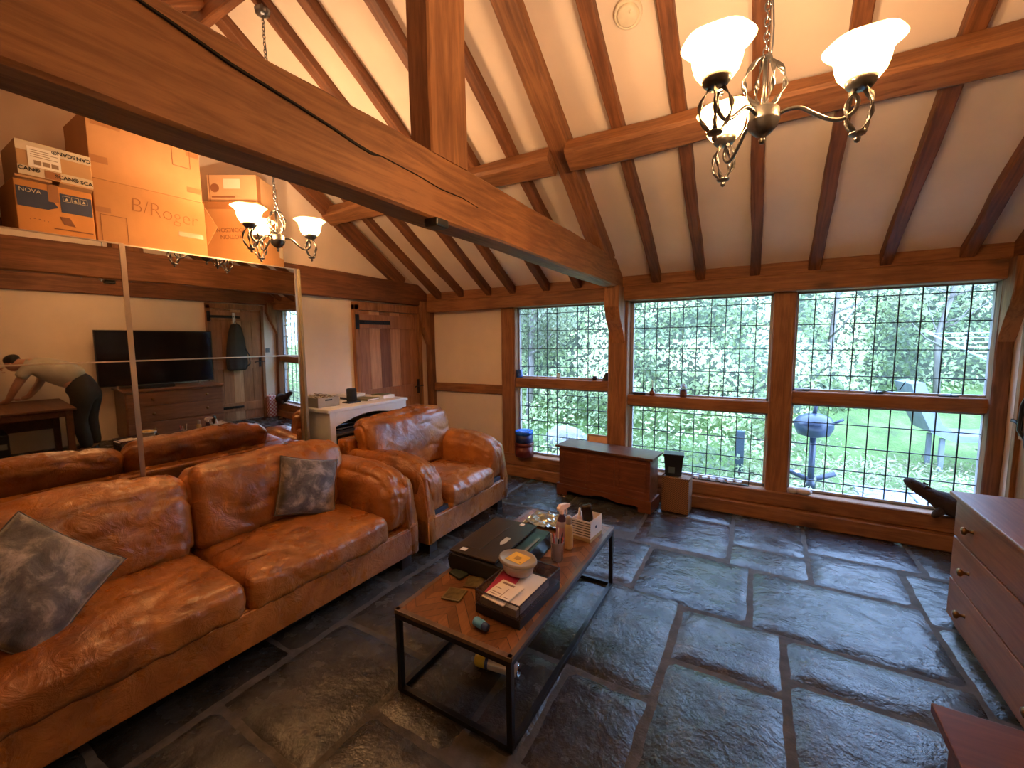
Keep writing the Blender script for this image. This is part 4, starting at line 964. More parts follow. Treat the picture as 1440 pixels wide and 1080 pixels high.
def framed():
    t = thing('photo_frame', 'small cream framed card standing on the sill behind the chest', 'frame', (2.30, -.045, .258), R(-2)); t.rotation_euler = (R(-6), 0, R(-2))
    b = BM()
    for (x0, x1, z0, z1) in ((-.125, .125, 0, .02), (-.125, .125, .30, .32), (-.125, -.105, .02, .30), (.105, .125, .02, .30)): box(b, x0, x1, 0, .018, z0, z1, .002)
    obj('frame', b, plain('pale_wood', (.50, .36, .26), .5), t); b = BM(); box(b, -.105, .105, .006, .012, .02, .30); obj('card', b, plain('peach_card', (.80, .50, .32), .7), t)
framed()
def wbasket():
    t = thing('wicker_basket', 'brown woven wicker basket on the floor beside the chest', 'basket', (3.16, -.275, 0), R(-3))
    b = BM(); box(b, -.12, .12, -.085, .085, 0, .325, .008, seg=3); obj('woven_body', b, WICKER, t)
    b = BM(); tube(b, [(-.12, -.085, .325), (.12, -.085, .325), (.12, .085, .325), (-.12, .085, .325), (-.12, -.085, .325)], .009, 8); obj('rim', b, WICKER, t)
wbasket()
def bin_():
    t = thing('black_planter', 'square black tapered pot standing on the wicker basket', 'pot', (3.125, -.27, .336), R(8))
    b = BM(); b2 = bmesh.new(); bmesh.ops.create_cube(b2, size=1)
    for v in b2.verts: k = .070 if v.co.z < 0 else .085; v.co = Vector((math.copysign(k, v.co.x), math.copysign(k*.8, v.co.y), 0 if v.co.z < 0 else .205))
    bmesh.ops.bevel(b2, geom=b2.edges[:], offset=.006, segments=2, affect='EDGES'); merge(b, b2); obj('pot', b, BLACK, t)
    b = BM(); box(b, -.09, .09, -.073, .073, .185, .208, .004); obj('lid', b, BLACK, t)
    b = BM(); box(b, -.042, .012, -.0665, -.0635, .03, .085); obj('label', b, plain('grey_green_label', (.10, .14, .14), .5), t)
bin_()
def tins():
    t = thing('round_tin', 'dark red round tin, the lower of two on the window sill', 'tin', (1.435, -.105, .259))
    M1 = plain('maroon_enamel', (.12, .018, .014), .3, .2); M2 = plain('bright_blue_enamel', (.02, .14, .62), .25, .2, var=.4, vs=14)
    b = BM(); lathe(b, [(0, 0), (.108, .0), (.112, .006), (.112, .125), (.0, .125)], 36); obj('tin_body', b, M1, t)
    b = BM(); lathe(b, [(.112, .12), (.115, .122), (.115, .16), (.110, .163), (0, .160)], 36); obj('lid', b, M1, t)
    t = thing('round_tin', 'bright blue round tin stacked on the dark red tin', 'tin', (1.435, -.105, .4235))
    b = BM(); lathe(b, [(0, 0), (.100, .0), (.104, .006), (.104, .10), (.0, .10)], 36); obj('tin_body', b, plain('dark_blue_print', (.02, .03, .12), .35, .2, var=.6, vs=18), t)
    b = BM(); lathe(b, [(.104, .092), (.107, .094), (.107, .132), (.102, .136), (.094, .131), (0, .131)], 36); obj('lid', b, M2, t)
tins()
def small(name, label, cat, loc, parts, rz=0, g=None):
    t = thing(name, label, cat, loc, rz, g)
    for nm, prof, m in parts: b = BM(); lathe(b, prof, 22); obj(nm, b, m, t)
    return t
b0 = plain('blue_glaze', (.04, .12, .42), .2, var=.5, vs=25)
t = small('mug', 'blue patterned mug at the left end of the first window rail', 'mug', (1.325, -.005, 1.171), [('cup', [(0, 0), (.032, 0), (.036, .01), (.038, .092), (.034, .09), (.032, .012), (0, .01)], b0)])
b = BM(); tube(b, [(-.036, 0, .075), (-.058, 0, .07), (-.062, 0, .045), (-.055, 0, .025), (-.036, 0, .02)], .005, 8); obj('handle', b, b0, t)
t = small('glass_jar', 'small clear jar with amber contents on the first window rail', 'jar', (1.835, -.01, 1.171), [('jar', [(0, 0), (.028, 0), (.030, .01), (.030, .045), (.024, .055)], clear('jar_glass', (.75, .6, .45), .5, .05)), ('lid', [(.026, .054), (.027, .066), (0, .067)], plain('bronze_lid', (.3, .2, .12), .3, .7))])
t = small('candle_pot', 'small dark purple pot on the first window rail', 'pot', (2.255, -.005, 1.171), [('pot', [(0, 0), (.014, 0), (.028, .012), (.028, .030), (.018, .034), (.024, .044), (0, .044)], plain('dark_purple_glass', (.03, .015, .03), .15))])
b = BM(); prism(b, [(-.03, 0), (.02, 0), (.02, .085), (.005, .085)], 'y', -.02, .02); o = obj('wooden_wedge', b, plain('near_black_wood', (.03, .02, .02), .5)); o.location = (2.375, -.01, 1.171); tag(o, 'dark wedge at the right end of the first window rail', 'wedge')
b = BM(); puff(b, .13, .05, .028, .012, (0, 0, .002), 6, .003, 20, 1, (0, 0, .014)); o = obj('spectacles_case', b, plain('dark_case', (.03, .028, .04), .4)); o.location = (2.735, -.012, 1.041); tag(o, 'dark flat case at the left end of the middle window rail', 'case')
t = small('reed_diffuser', 'small amber reed diffuser bottle on the middle window rail', 'diffuser', (2.862, -.015, 1.041), [('bottle', [(0, 0), (.027, 0), (.029, .008), (.029, .038), (.012, .052), (.010, .066)], plain('amber_glass', (.16, .035, .015), .1, coat=1)), ('cap', [(.011, .062), (.012, .075), (0, .076)], BLACK)])
for k, (dx, dy) in enumerate(((.012, 0), (-.004, .008), (.004, -.006))): b = BM(); tube(b, [(0, 0, .06), (dx*1.6, dy*1.6, .15)], .0018, 5); obj('reed', b, plain('cream_reed', (.75, .65, .45), .7), t)
t = small('flower_pot', 'brown pot with a pale flower on the middle window rail', 'pot', (3.155, -.015, 1.041), [('pot', [(0, 0), (.030, 0), (.033, .008), (.036, .07), (.033, .07), (.03, .06), (0, .058)], plain('dark_terracotta', (.10, .03, .02), .4))])
b = BM(); rnd = random.Random(5)
for k in range(26):
    a, e = rnd.uniform(0, 2*PI), rnd.uniform(.2, 1.4); c = Vector((.034*math.cos(a)*math.cos(e), .034*math.sin(a)*math.cos(e), .085+.035*math.sin(e))); u = Vector((-math.sin(a), math.cos(a), 0))*.011; v = Vector((0, 0, .012)) + c*.05
    q = [b.verts.new(p) for p in (c-u, c-v, c+u, c+v)]; b.faces.new(q)
obj('flower', b, plain('pale_blue_petals', (.62, .72, .78), .8), t)['kind'] = 'stuff'
b = BM(); box(b, -.24, .24, -.012, .012, 0, .006, .001); tube(b, [(.24, 0, -.03+.03), (.24, 0, .10), (.25, 0, .125), (.272, 0, .13), (.285, 0, .115), (.278, 0, .098), (.262, 0, .10)], .0035, 6); tube(b, [(-.24, 0, .055), (.24, 0, .055)], .003, 6)
tube(b, [(-.24, 0, .0), (-.24, 0, .055)], .003, 6)
o = obj('candle_rack', b, IRON); o.location = (3.50, -.045, .258); tag(o, 'thin black wrought iron candle rack on the middle window sill', 'candle holder')
for k in range(6):
    b = BM(); lathe(b, [(0, 0), (.021, 0), (.023, .003), (.026, .022), (.024, .024), (.021, .018), (0, .016)], 16); o = obj('tealight_cup', b, clear('frosted_tealight', (.85, .88, .92), .75, .2)); o.location = (3.30+k*.072, -.045, .2645); tag(o, 'frosted white tealight cup in a row on the black candle rack', 'tealight', 'tealights on the sill')
ST = plain('pale_pebble', (.58, .50, .44), .7, bump=.3, bs=30)
for k, (x, y, s, lb) in enumerate(((4.075, -.065, (.042, .032, .028), 'smaller pale pebble beside the post on the right window sill'), (4.155, -.075, (.058, .04, .032), 'larger pale pebble on the right window sill'))):
    b = BM(); b2 = bmesh.new(); bmesh.ops.create_icosphere(b2, subdivisions=3, radius=1)
    for v in b2.verts: v.co = Vector((v.co.x*s[0], v.co.y*s[1], v.co.z*s[2]))*(1+.06*noise.noise(v.co*1.5+Vector((k*4, 0, 0))))
    for f in b2.faces: f.smooth = True
    merge(b, b2); o = obj('pebble', b, ST); o.location = (x, y, .2555+s[2]); tag(o, lb, 'pebble')
b = BM(); puff(b, .06, .03, .018, .008, (0, 0, .003), 5, .003, 20, 4, (0, 0, .009)); o = obj('toy_figure', b, IRON); o.location = (4.115, -.035, .2575); o.rotation_euler = (0, 0, R(20)); tag(o, 'tiny dark object behind the two pebbles', 'ornament')
def animal():
    # stuffed animal draught stopper: long head lifted towards the window, thick neck, rounded body
    b = BM(); me = bpy.data.meshes.new('stuffed_animal')
    b = BM(); pts = [(-.235, 0, .245), (-.205, .0, .232), (-.165, 0, .205), (-.12, .0, .175), (-.07, 0, .145), (0, 0, .105), (.08, 0, .09), (.17, .0, .085), (.22, 0, .085)]
    tube(b, pts, .05, 18, rs=[.012, .036, .044, .046, .052, .082, .092, .085, .03])
    for v in b.verts: v.co += Vector((0, 0, 0)) + v.co.normalized()*.006*noise.fractal(v.co*14, 1, 2, 3)
    t = thing('stuffed_animal', 'dark brown stuffed animal with a long raised head on the sill end', 'soft toy', (5.02, -.10, .252), R(-4))
    m = plain('dark_brown_fur', (.045, .028, .02), .95, bump=1, bs=120, var=.4)
    obj('body', b, m, t)
    for s in (-1, 1):
        b = BM(); tube(b, [(-.125, s*.035, .205), (-.11, s*.046, .222), (-.085, s*.05, .213)], .012, 8, rs=[.006, .012, .004]); obj('ear', b, m, t)
        b = BM(); lathe(b, [(0, .003), (.003, .002), (.004, 0)], 8); o = obj('eye', b, GLOSS, t); o.location = (-.195, s*.036, .238); o.rotation_euler = (R(-70*s), 0, 0)
    b = BM(); tube(b, [(-.02, -.055, .06), (-.055, -.075, .03), (-.075, -.085, .012)], .02, 10, rs=[.03, .026, .012]); obj('paw', b, m, t)
animal()

# ------------------------------------------------ chest of drawers with television on the right wall
def drawers():
    t = thing('chest_of_drawers', 'low honey pine chest of three drawers at the right edge', 'chest of drawers', (4.744, -1.82, 0))
    hy = .605
    b = BM(); box(b, .012, .52, -hy, hy, .06, .725, .003); obj('carcass', b, PINE, t)
    b = BM(); box(b, -.025, .53, -hy-.025, hy+.025, .725, .75, .008, seg=3); obj('top', b, PINE, t)
    b = BM(); box(b, .03, .5, -hy+.01, hy-.01, 0, .06); obj('plinth', b, PINE, t)
    for z0, z1 in ((.065, .275), (.285, .51), (.52, .715)):
        b = BM(); box(b, -.004, .014, -hy+.012, hy-.012, z0, z1, .004); d = obj('drawer', b, PINE, t)
        for y in (.37, -.30):
            b = BM(); lathe(b, [(.012, 0), (.009, .004), (.007, .016), (.016, .024), (.021, .032), (.018, .041), (0, .045)], 18); k = obj('knob', b, BRASS, d); k.location = (-.004, y, (z0+z1)/2); k.rotation_euler = (0, -PI/2, 0)
drawers()
def tv():
    t = thing('television', 'large flat black television on the pine chest of drawers', 'television', (5.02, -1.93, .751))
    b = BM(); box(b, 0, .035, -.70, .70, .045, .835, .004); obj('panel', b, BLACK, t)
    b = BM(); box(b, -.002, 0, -.685, .685, .06, .82); obj('screen', b, GLOSS, t)
    for y in (-.5, .5): b = BM(); box(b, -.10, .13, y-.015, y+.015, 0, .012, .003); box(b, .0, .02, y-.012, y+.012, .012, .05); obj('foot', b, ALU, t)
tv()
b = BM(); box(b, -.04, .04, -.22, .22, 0, .05, .012, seg=3); o = obj('soundbar', b, BLACK); o.location = (4.90, -2.02, .7515); tag(o, 'slim black soundbar in front of the television', 'soundbar')
def coat():
    t = thing('hanging_coat', 'dark grey rucksack-like coat hanging on the right wall door', 'coat', (5.20, -.80, .92))
    b = BM(); pr = [(0, .80, .03), (.05, .78, .07), (.10, .70, .10), (.14, .55, .13), (.17, .35, .155), (.18, .15, .17), (.17, .02, .16), (.14, -.01, .13)]
    n = 20; G = []
    for (d, z, w) in pr: G.append([b.verts.new((-.035*math.cos(2*PI*k/n)*(.6+d*3)-.01*math.sin(k*2.7), w*math.sin(2*PI*k/n)*(1+.05*math.sin(k*3.1)), z)) for k in range(n)])
    for i in range(len(G)-1):
        for k in range(n): f = b.faces.new((G[i][k], G[i][(k+1) % n], G[i+1][(k+1) % n], G[i+1][k])); f.smooth = True
    b.faces.new(G[0]); b.faces.new(G[-1][::-1]); bmesh.ops.recalc_face_normals(b, faces=b.faces[:])
    m = plain('dark_grey_cloth', (.05, .045, .04), .85, bump=.5, bs=20); obj('garment', b, m, t)
    b = BM(); tube(b, [(-.01, .10, .45), (-.03, .19, .25), (-.03, .20, .10), (-.01, .12, .02)], .010, 6); tube(b, [(-.01, -.05, .72), (0, 0, .86), (-.01, .05, .72)], .006, 6); obj('strap', b, BLACK, t)
    b = BM(); box(b, .045, .055, -.02, .02, .80, .98, .002); tube(b, [(.05, 0, .98), (.0, 0, .90), (-.01, 0, .86), (.0, 0, .84)], .004, 6); obj('hook', b, WHITE, t)
coat()
def chequer_bag():
    m, nt, b_ = _base('red_white_check'); v = _coord(nt); ck = _n(nt, 'ShaderNodeTexChecker'); ck.inputs['Scale'].default_value = 30; ck.inputs[1].default_value = (.45, .10, .09, 1); ck.inputs[2].default_value = (.75, .66, .62, 1)
    nt.links.new(v, ck.inputs[0]); nt.links.new(ck.outputs[0], b_.inputs['Base Color'])
    t = thing('checked_bag', 'red and white checked bag leaning low on the right wall', 'bag', (5.22, -.24, 0))
    b = BM(); box(b, -.06, .06, -.07, .07, 0, .40, .015, seg=3); obj('bag_body', b, m, t); b = BM(); tube(b, [(0, -.05, .39), (0, -.04, .43), (0, .04, .43), (0, .05, .39)], .006, 6); obj('handle', b, m, t)
chequer_bag()

# ------------------------------------------------ desk, computer and the bending person (seen in the mirror)
def desk():
    t = thing('desk', 'red-brown wooden desk whose corner shows at the lower right edge', 'desk', (4.19, -2.99, 0))
    RD = wood('reddish_desk_wood', (.075, .024, .010), (.17, .058, .022), 'x', 1, .45, .08, False)
    b = BM(); box(b, 0, .95, -1.15, 0, .655, .68, .004); obj('top', b, RD, t)
    for x in (.03, .86):
        for y in (-1.10, -.09): b = BM(); box(b, x, x+.06, y, y+.06, 0, .655, .003); obj('leg', b, RD, t)
    b = BM(); box(b, .88, .90, -1.04, -.09, .30, .655, .002); obj('back_panel', b, RD, t)
    b = BM(); box(b, .05, .065, -1.04, -.09, .575, .655, .002); obj('apron', b, RD, t)
desk()
t = thing('computer_tower', 'black computer tower standing on the floor under the desk', 'computer', (4.55, -3.62, 0))
b = BM(); box(b, -.22, .22, -.10, .10, .0, .42, .006); obj('case', b, BLACK, t); b = BM(); box(b, -.224, -.22, -.08, .08, .26, .32); obj('drive_bay', b, plain('grey_bay', (.3, .28, .26), .4), t)
def skin_body(name, joints, edges, m, parent, sub=2, root=0):
    me = bpy.data.meshes.new(name); me.from_pydata([j[0] for j in joints], edges, []); me.materials.append(m)
    o = bpy.data.objects.new(name, me); COL.objects.link(o); o.parent = parent
    md = o.modifiers.new('skin', 'SKIN'); md.use_smooth_shade = True
    sv = me.skin_vertices[0].data
    for i, j in enumerate(joints): sv[i].radius = (j[1], j[2] if len(j) > 2 else j[1]); sv[i].use_root = (i == root)
    s = o.modifiers.new('sub', 'SUBSURF'); s.levels = sub; s.render_levels = sub
    return o
def person():
    t = thing('person', 'person in pale top and dark trousers bending over the desk, seen in the mirror', 'person', (4.62, -2.84, 0), R(32))
    SK = plain('skin', (.55, .30, .20), .55); SH = plain('pale_grey_shirt', (.46, .43, .36), .85, bump=.4, bs=12); TR = plain('dark_trousers', (.035, .028, .024), .85, bump=.4, bs=12)
    # one continuous body: pelvis, bent spine, neck, head, arms, legs
    J = [((0, .0, .93), .095, .12), ((0, -.16, 1.035), .085, .115), ((0, -.34, 1.13), .10, .14), ((0, -.46, 1.17), .075, .10), ((0, -.53, 1.17), .052), ((0, -.60, 1.165), .082, .092), ((0, -.69, 1.13), .075, .08),
         ((.17, -.41, 1.13), .058), ((.20, -.50, .90), .042), ((.16, -.60, .735), .030), ((.14, -.66, .715), .026),
         ((-.17, -.41, 1.13), .058), ((-.21, -.52, .91), .042), ((-.17, -.62, .74), .030), ((-.15, -.68, .715), .026),
         ((.10, .02, .80), .095), ((.11, -.01, .47), .060), ((.11, .03, .10), .042), ((.11, -.10, .045), .034),
         ((-.10, .02, .80), .095), ((-.12, -.03, .47), .060), ((-.12, .04, .10), .042), ((-.12, -.09, .045), .034)]
    E = [(0, 1), (1, 2), (2, 3), (3, 4), (4, 5), (5, 6), (2, 7), (7, 8), (8, 9), (9, 10), (2, 11), (11, 12), (12, 13), (13, 14), (0, 15), (15, 16), (16, 17), (17, 18), (0, 19), (19, 20), (20, 21), (21, 22)]
    skin_body('body', J, E, SK, t)
    Ts = [((0, .0, .945), .150, .174), ((0, -.16, 1.04), .148, .174), ((0, -.34, 1.135), .135, .17), ((0, -.45, 1.17), .085, .11), ((.18, -.41, 1.125), .070), ((.205, -.47, 1.00), .060), ((-.18, -.41, 1.125), .070), ((-.215, -.48, 1.01), .060)]
    skin_body('t_shirt', Ts, [(0, 1), (1, 2), (2, 3), (2, 4), (4, 5), (2, 6), (6, 7)], SH, t)
    Tr = [((0, .01, .935), .158, .185), ((.10, .03, .78), .125), ((.11, -.01, .47), .080), ((.11, .03, .09), .062), ((-.10, .03, .78), .125), ((-.12, -.03, .47), .085), ((-.12, .04, .09), .066), ((0, -.10, 1.0), .150, .178)]
    skin_body('trousers', Tr, [(0, 1), (1, 2), (2, 3), (0, 4), (4, 5), (5, 6), (0, 7)], TR, t)
    Hh = [((0, -.56, 1.20), .085, .098), ((0, -.64, 1.21), .080, .088), ((0, -.70, 1.175), .05)]
    skin_body('hair', Hh, [(0, 1), (1, 2)], plain('dark_hair', (.02, .014, .01), .6), t)
    for s in (-1, 1):
        skin_body('shoe', [((s*.115, .05, .045), .045), ((s*.115, -.06, .042), .042), ((s*.115, -.16, .036), .034)], [(0, 1), (1, 2)], BLACK, t)
        hx, hy, hz = (.14, -.66, .712) if s > 0 else (-.15, -.68, .712)
        for k in range(4):
            dx = (k-1.5)*.018; L = (.062, .072, .068, .054)[k]
            skin_body('finger', [((hx+dx*.9, hy-.015, hz), .009), ((hx+dx, hy-.015-L*.55, hz+.003), .0085), ((hx+dx, hy-.015-L, hz-.012), .007)], [(0, 1), (1, 2)], SK, t, 1)
        skin_body('thumb', [((hx-s*.02, hy+.02, hz), .010), ((hx-s*.042, hy-.005, hz-.003), .009), ((hx-s*.045, hy-.035, hz-.010), .008)], [(0, 1), (1, 2)], SK, t, 1)
    # face features on the lowered head
    b = BM(); tube(b, [(0, -.715, 1.12), (0, -.742, 1.10), (0, -.725, 1.085)], .012, 8, rs=[.008, .014, .008]); obj('nose', b, SK, t)
    for s in (-1, 1):
        b = BM(); b2 = bmesh.new(); bmesh.ops.create_uvsphere(b2, u_segments=10, v_segments=8, radius=.011); merge(b, b2, Matrix.Translation((s*.032, -.705, 1.135))); obj('eye', b, WHITE, t)
        b = BM(); tube(b, [(s*.082, -.60, 1.175), (s*.095, -.605, 1.165), (s*.084, -.61, 1.14)], .012, 8, rs=[.010, .016, .008]); obj('ear', b, SK, t)
    b = BM(); tube(b, [(-.024, -.715, 1.062), (0, -.722, 1.058), (.024, -.715, 1.062)], .005, 6); obj('mouth', b, plain('lips', (.4, .14, .11), .5), t)
person()

# ------------------------------------------------ garden beyond the windows
def leafmat(name, a, c, d):
    m, nt, b = _base(name)
    vc = _n(nt, 'ShaderNodeVertexColor'); vc.layer_name = 'leaf'; sp = _n(nt, 'ShaderNodeSeparateColor'); nt.links.new(vc.outputs[0], sp.inputs[0])
    nt.links.new(_ramp(nt, sp.outputs[0], [(0, a), (.5, c), (1, d)]), b.inputs['Base Color']); b.inputs['Roughness'].default_value = .45
    o = nt.nodes['Material Output']; mx = _n(nt, 'ShaderNodeMixShader'); mx.inputs[0].default_value = .35; tr = _n(nt, 'ShaderNodeBsdfTranslucent')
    nt.links.new(_ramp(nt, sp.outputs[0], [(0, c), (1, d)]), tr.inputs[0]); nt.links.new(b.outputs[0], mx.inputs[1]); nt.links.new(tr.outputs[0], mx.inputs[2]); nt.links.new(mx.outputs[0], o.inputs[0]); return m
LEAFM = leafmat('mixed_hedge_leaves', (.09, .13, .06), (.36, .45, .21), (.86, .88, .50))
LEAFD = leafmat('dusky_leaves', (.05, .055, .03), (.12, .14, .075), (.30, .34, .20))
LEAFY = leafmat('pale_autumn_leaves', (.12, .13, .07), (.32, .32, .18), (.60, .58, .40))
def leaves(name, pts, size, m, seed, parent=None, narrow=.5):
    """pts: list of (position, outward direction); many small pointed leaves"""
    rnd = random.Random(seed); V = []; F = []; Cc = []
    for p, n in pts:
        n = Vector(n)+Vector((rnd.gauss(0, .7), rnd.gauss(0, .7), rnd.gauss(.3, .6))); n.normalize()
        u = n.cross(Vector((rnd.gauss(0, 1), rnd.gauss(0, 1), rnd.gauss(0, 1)))).normalized(); v = n.cross(u); s = size*rnd.uniform(.5, 1.4)
        p = Vector(p); i = len(V)
        V += [p-u*s*.5, p+v*s*narrow*.5+n*s*.06, p+u*s*.5, p-v*s*narrow*.5+n*s*.06]; F.append((i, i+1, i+2, i+3)); c = max(0, min(1, .55*rnd.random()+.22+.75*noise.noise(Vector((p.x*1.1, p.z*1.4+p.y, seed)))+.3*noise.noise(Vector((p.x*4, p.z*4, seed))))); Cc += [(c, c, c, 1)]*4
    me = bpy.data.meshes.new(name); me.from_pydata([tuple(q) for q in V], [], F); ca = me.color_attributes.new('leaf', 'FLOAT_COLOR', 'POINT')
    for k, c in enumerate(Cc): ca.data[k].color = c
    me.materials.append(m); o = bpy.data.objects.new(name, me); COL.objects.link(o)
    if parent: o.parent = parent
    return o
def gz(x, y):   # garden ground: a level strip, then a bank that rises into the trees
    far = 1/(1+math.exp(-(x-4.2)*2.2))
    y0 = 1.7*(1-far)+3.2*far
    return -.12+max(0, y-y0)*(.9*(1-far)+.30*far)+.05*noise.noise(Vector((x*.8, y*.8, 0)))
def garden():
    m, nt, b_ = _base('grass_and_earth'); v = _coord(nt); f = _noise(nt, v, 3, 8, .7)
    nt.links.new(_ramp(nt, f, [(.3, (.10, .11, .06)), (.5, (.14, .24, .06)), (.7, (.27, .33, .12))]), b_.inputs['Base Color']); b_.inputs['Roughness'].default_value = .9; _bump(nt, b_, _noise(nt, v, 30, 5, .7), .8, .05)
    b = BM(); G = []; nx, ny = 70, 40
    for i in range(nx+1): G.append([b.verts.new((-9+i*.36, .16+j*.3, gz(-9+i*.36, .16+j*.3))) for j in range(ny+1)])
    for i in range(nx):
        for j in range(ny): b.faces.new((G[i][j], G[i+1][j], G[i+1][j+1], G[i][j+1]))
    o = obj('garden_ground', b, m, None, True); o['kind'] = 'structure'
    rnd = random.Random(11)
    # hedge mass: leaves over a lumpy front face with depth
    P = []
    def hy(x, z):
        far = 1/(1+math.exp(-(x-4.9)*1.8)); base = 2.0*(1-far)+5.6*far
        return base+.30*z*(1-far)+.25*z*far+.55*noise.noise(Vector((x*.7, z*.7, 1)))+.22*noise.noise(Vector((x*2.1, z*2.1, 5)))
    for k in range(52000):
        x = rnd.uniform(-7, 12); z = rnd.uniform(-.03, 1)*(2.75+.3*noise.noise(Vector((x*1.1, 7, 0))))
        if x > 6 and rnd.random() < .3: continue
        y = hy(x, z)+abs(rnd.gauss(0, .16)); P.append(((x, y, z), (0, -1, .35)))
    for k in range(9000):   # the hedge turns the corner along the right side of the garden
        y, z = rnd.uniform(.3, 7), rnd.uniform(-.05, 2.3); P.append(((9.2+.15*z+.3*noise.noise(Vector((y*.9, z*.9, 4)))+abs(rnd.gauss(0, .15)), y, z), (-1, 0, .35)))
    o = leaves('hedge', P, .078, LEAFM, 1); tag(o, 'tall bright green leafy hedge filling the view outside the windows', 'hedge', kind='stuff')
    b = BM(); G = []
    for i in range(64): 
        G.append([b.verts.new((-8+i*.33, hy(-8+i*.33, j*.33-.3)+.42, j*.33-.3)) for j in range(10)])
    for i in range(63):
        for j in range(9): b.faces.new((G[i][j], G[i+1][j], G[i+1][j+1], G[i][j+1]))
    obj('hedge_backing', b, plain('hedge_inner_shade', (.10, .12, .08), .95, bump=1, bs=12, var=.6, vs=9), o, True)  # dark sheet behind the leaves, the hedge's inner shade put into its colour
    # low ivy and ferns on the near bank
    P = []
    for k in range(9000):
        x = rnd.uniform(-4, 3.9)+rnd.gauss(0, .3); y = rnd.uniform(.5, 2.3); P.append(((x, y, gz(x, y)+abs(rnd.gauss(0, .12))+max(0, y-1.2)*.35), (0, -.6, 1)))
    tag(leaves('ivy_ground_cover', P, .07, LEAFM, 2), 'low ivy and ferns covering the bank outside the lower panes', 'ground cover', kind='stuff')
    P = []
    for k in range(9000):
        x = rnd.uniform(3.6, 9); y = rnd.uniform(.45, 3.0)+rnd.gauss(0, .2); P.append(((x, y, gz(x, y)+abs(rnd.gauss(0, .06))), (0, -.3, 1)))
    tag(leaves('fallen_leaves', P, .07, LEAFY, 3, narrow=.3), 'pale straw and fallen leaves on the ground outside the right window', 'fallen leaves', kind='stuff')
    # tree trunks and branches at the right, a darker yew at the left
    BK = wood('grey_bark', (.09, .08, .07), (.26, .23, .20), 'z', 1, .9, .6, False)
    def tree(name, label, x, y, h, r, seed, crown, m, n=2200, lw=.15, g=None):
        t = thing(name, label, 'tree', (x, y, gz(x, y)-.05), 0, g); rn = random.Random(seed)
        b = BM(); tube(b, [(0, 0, 0), (.08*rn.uniform(-1, 1), .05, h*.35), (.2*rn.uniform(-1, 1), 0, h*.7), (.25*rn.uniform(-1, 1), .1, h)], r, 10, rs=[r, r*.8, r*.55, r*.2]); obj('trunk', b, BK, t)
        b = BM()
        for k in range(9):
            z = h*rn.uniform(.25, .9); a = rn.uniform(0, 2*PI); L = rn.uniform(.5, 1.2)*h*.25; p = Vector((0, 0, z)); d = Vector((math.cos(a), math.sin(a)*.6, .5))
            tube(b, [p, p+d*L*.5+Vector((0, 0, -.03)), p+d*L+Vector((0, 0, .1))], r*.3, 6, rs=[r*.35, r*.22, r*.08])
        obj('branches', b, BK, t)
        if n:
            P = []
            for k in range(n):
                a, e = rn.uniform(0, 2*PI), rn.uniform(-1, 1); q = math.sqrt(1-e*e); rr = rn.uniform(.6, 1)
                P.append(((crown*rr*q*math.cos(a), crown*rr*.6*q*math.sin(a), h*.72+crown*.9*rr*e), (q*math.cos(a), q*math.sin(a), e)))
            leaves('foliage', P, lw, m, seed, t)['kind'] = 'stuff'
    tree('yew_tree', 'dark green-brown tree in the top left of the left window', .35, 2.05, 2.75, .07, 5, .95, LEAFD, 5200, .07)
    tree('bare_tree', 'thin trunk with leaning branches seen in the right window top left', 4.75, 4.3, 3.6, .05, 6, .9, LEAFY, 500, .10)
    tree('bare_tree', 'slim pale trunk behind the clothes airer in the right window', 6.35, 5.2, 3.4, .05, 8, 1.1, LEAFY, 700, .11)
    # kettle barbecue
    t = thing('kettle_barbecue', 'dark round barbecue on a post outside the right window', 'barbecue', (4.335, 1.35, -.14))
    DK = plain('blue_black_enamel', (.035, .05, .085), .3)
    b = BM(); lathe(b, [(0, .62), (.05, .63), (.15, .66), (.185, .74), (.185, .79)], 30); obj('bowl', b, DK, t)
    b = BM(); lathe(b, [(.19, .79), (.19, .80), (.15, .86), (.07, .895), (0, .90)], 30); l = obj('lid', b, DK, t); b = BM(); tube(b, [(0, 0, .895), (.01, 0, .97), (.015, 0, 1.01)], .02, 8); obj('lid_knob', b, DK, l)
    b = BM(); tube(b, [(0, 0, 0), (0, 0, .63)], .032, 10); obj('post', b, DK, t)
    b = BM(); tube(b, [(.18, 0, .80), (.26, 0, .85)], .015, 8); tube(b, [(-.18, 0, .78), (-.25, 0, .80)], .012, 8); obj('side_handle', b, DK, t)
    b = BM(); tube(b, [(-.22, 0, .22), (0, 0, .13), (.22, 0, .24)], .03, 8); tube(b, [(0, 0, .0), (0, .0, .15)], .05, 8); obj('base_stand', b, DK, t)
    b = BM(); box(b, -.045, .045, -.03, .03, 0, .62, .005); o = obj('garden_post', b, plain('blue_grey_paint', (.05, .08, .11), .6)); o.location = (3.615, 1.5, -.16); tag(o, 'square blue-grey post standing outside the middle window', 'post')
    # boulder, lounger, airer, patio
    b = BM(); b2 = bmesh.new(); bmesh.ops.create_icosphere(b2, subdivisions=4, radius=1)
    for v in b2.verts: 
        q = v.co*(1+.18*noise.noise(v.co*1.3)+.05*noise.noise(v.co*5)); v.co = Vector((q.x*.36, q.y*.25, q.z*.26))
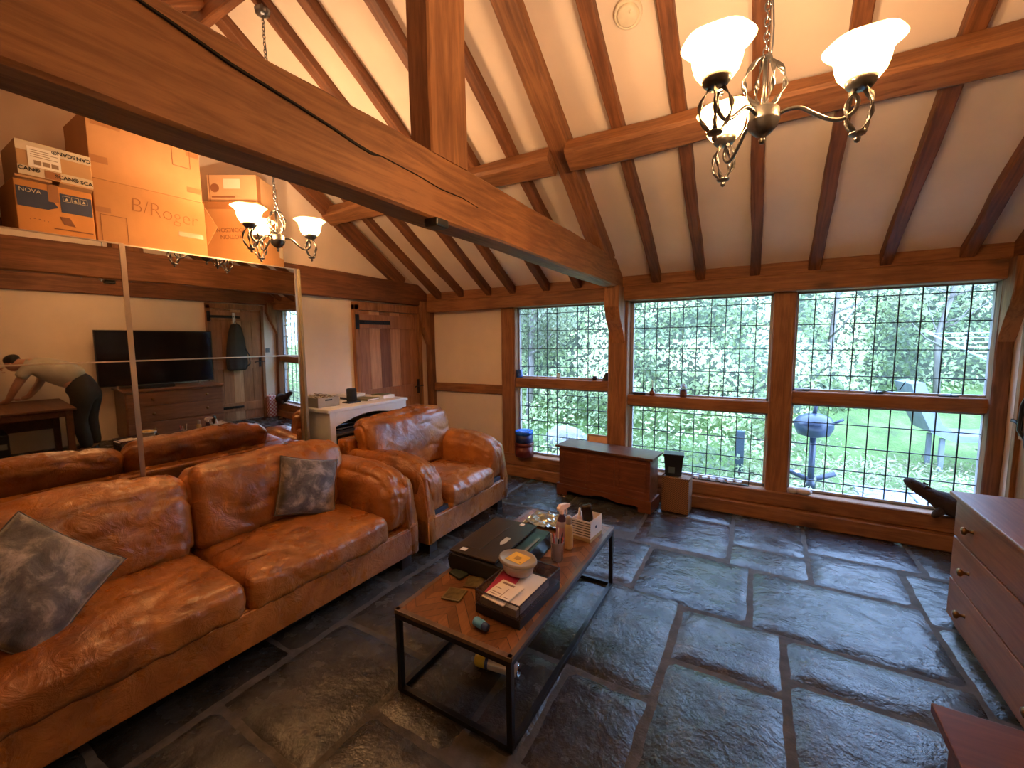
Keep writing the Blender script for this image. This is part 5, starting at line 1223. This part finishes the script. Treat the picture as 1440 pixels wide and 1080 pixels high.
    merge(b, b2); o = obj('boulder', b, plain('pale_grey_stone', (.30, .29, .31), .85, bump=.8, bs=9)); o.location = (1.25, 1.65, .02); tag(o, 'large pale grey rock among the ferns outside the left window', 'rock')
    t = thing('sun_lounger', 'grey curved garden lounger on the lawn in the right window', 'lounger', (5.95, 3.0, gz(5.95, 3.0)-.02), R(5))
    GR = plain('grey_weather_resin', (.16, .18, .20), .6)
    prof = [(-.55, 1.12), (-.42, 1.14), (-.33, .90), (-.22, .62), (-.05, .50), (.25, .50), (.62, .54), (.62, .50), (.25, .45), (-.10, .42), (-.32, .52), (-.44, .80)]
    b = BM(); prism(b, prof, 'y', -.28, .28); obj('shell', b, GR, t)
    for x in (.35, .58): b = BM(); box(b, x, x+.05, -.25, -.20, 0, .48, .004); box(b, x, x+.05, .20, .25, 0, .48, .004); obj('leg', b, GR, t)
    b = BM(); box(b, -.20, -.15, -.2, -.15, 0, .44, .01); box(b, -.20, -.15, .15, .2, 0, .44, .01); obj('pedestal', b, GR, t)
    t = thing('clothes_airer', 'pale rotary clothes airer with strung lines, upper right window', 'clothes airer', (6.75, 4.7, gz(6.75, 4.7)))
    PM = plain('pale_metal', (.62, .70, .74), .4, .4)
    b = BM(); tube(b, [(0, 0, 0), (0, 0, 1.25)], .02, 8); obj('pole', b, PM, t)
    z0 = 1.10-gz(6.75, 4.7)*.4
    for a in range(4):
        a0 = a*PI/2+.5; b = BM(); tube(b, [(0, 0, .85), (.95*math.cos(a0), .95*math.sin(a0), 1.30)], .013, 6); obj('arm', b, PM, t)
    b = BM()
    for k in range(1, 7):
        r = .95*k/6.2; z = .85+.45*k/6.2; P4 = [(r*math.cos(a*PI/2+.5), r*math.sin(a*PI/2+.5), z) for a in range(5)]; tube(b, P4, .004, 5)
    obj('lines', b, PM, t)
    b = BM(); rn = random.Random(9)
    for i in range(4):
        for j in range(3): box(b, 4.75+i*.46, 5.19+i*.46, .25+j*.45, .68+j*.45, -.11, -.05, .008)
    o = obj('patio_slabs', b, plain('blue_grey_paving', (.30, .34, .40), .7, bump=.4, bs=10)); o['kind'] = 'structure'
garden()
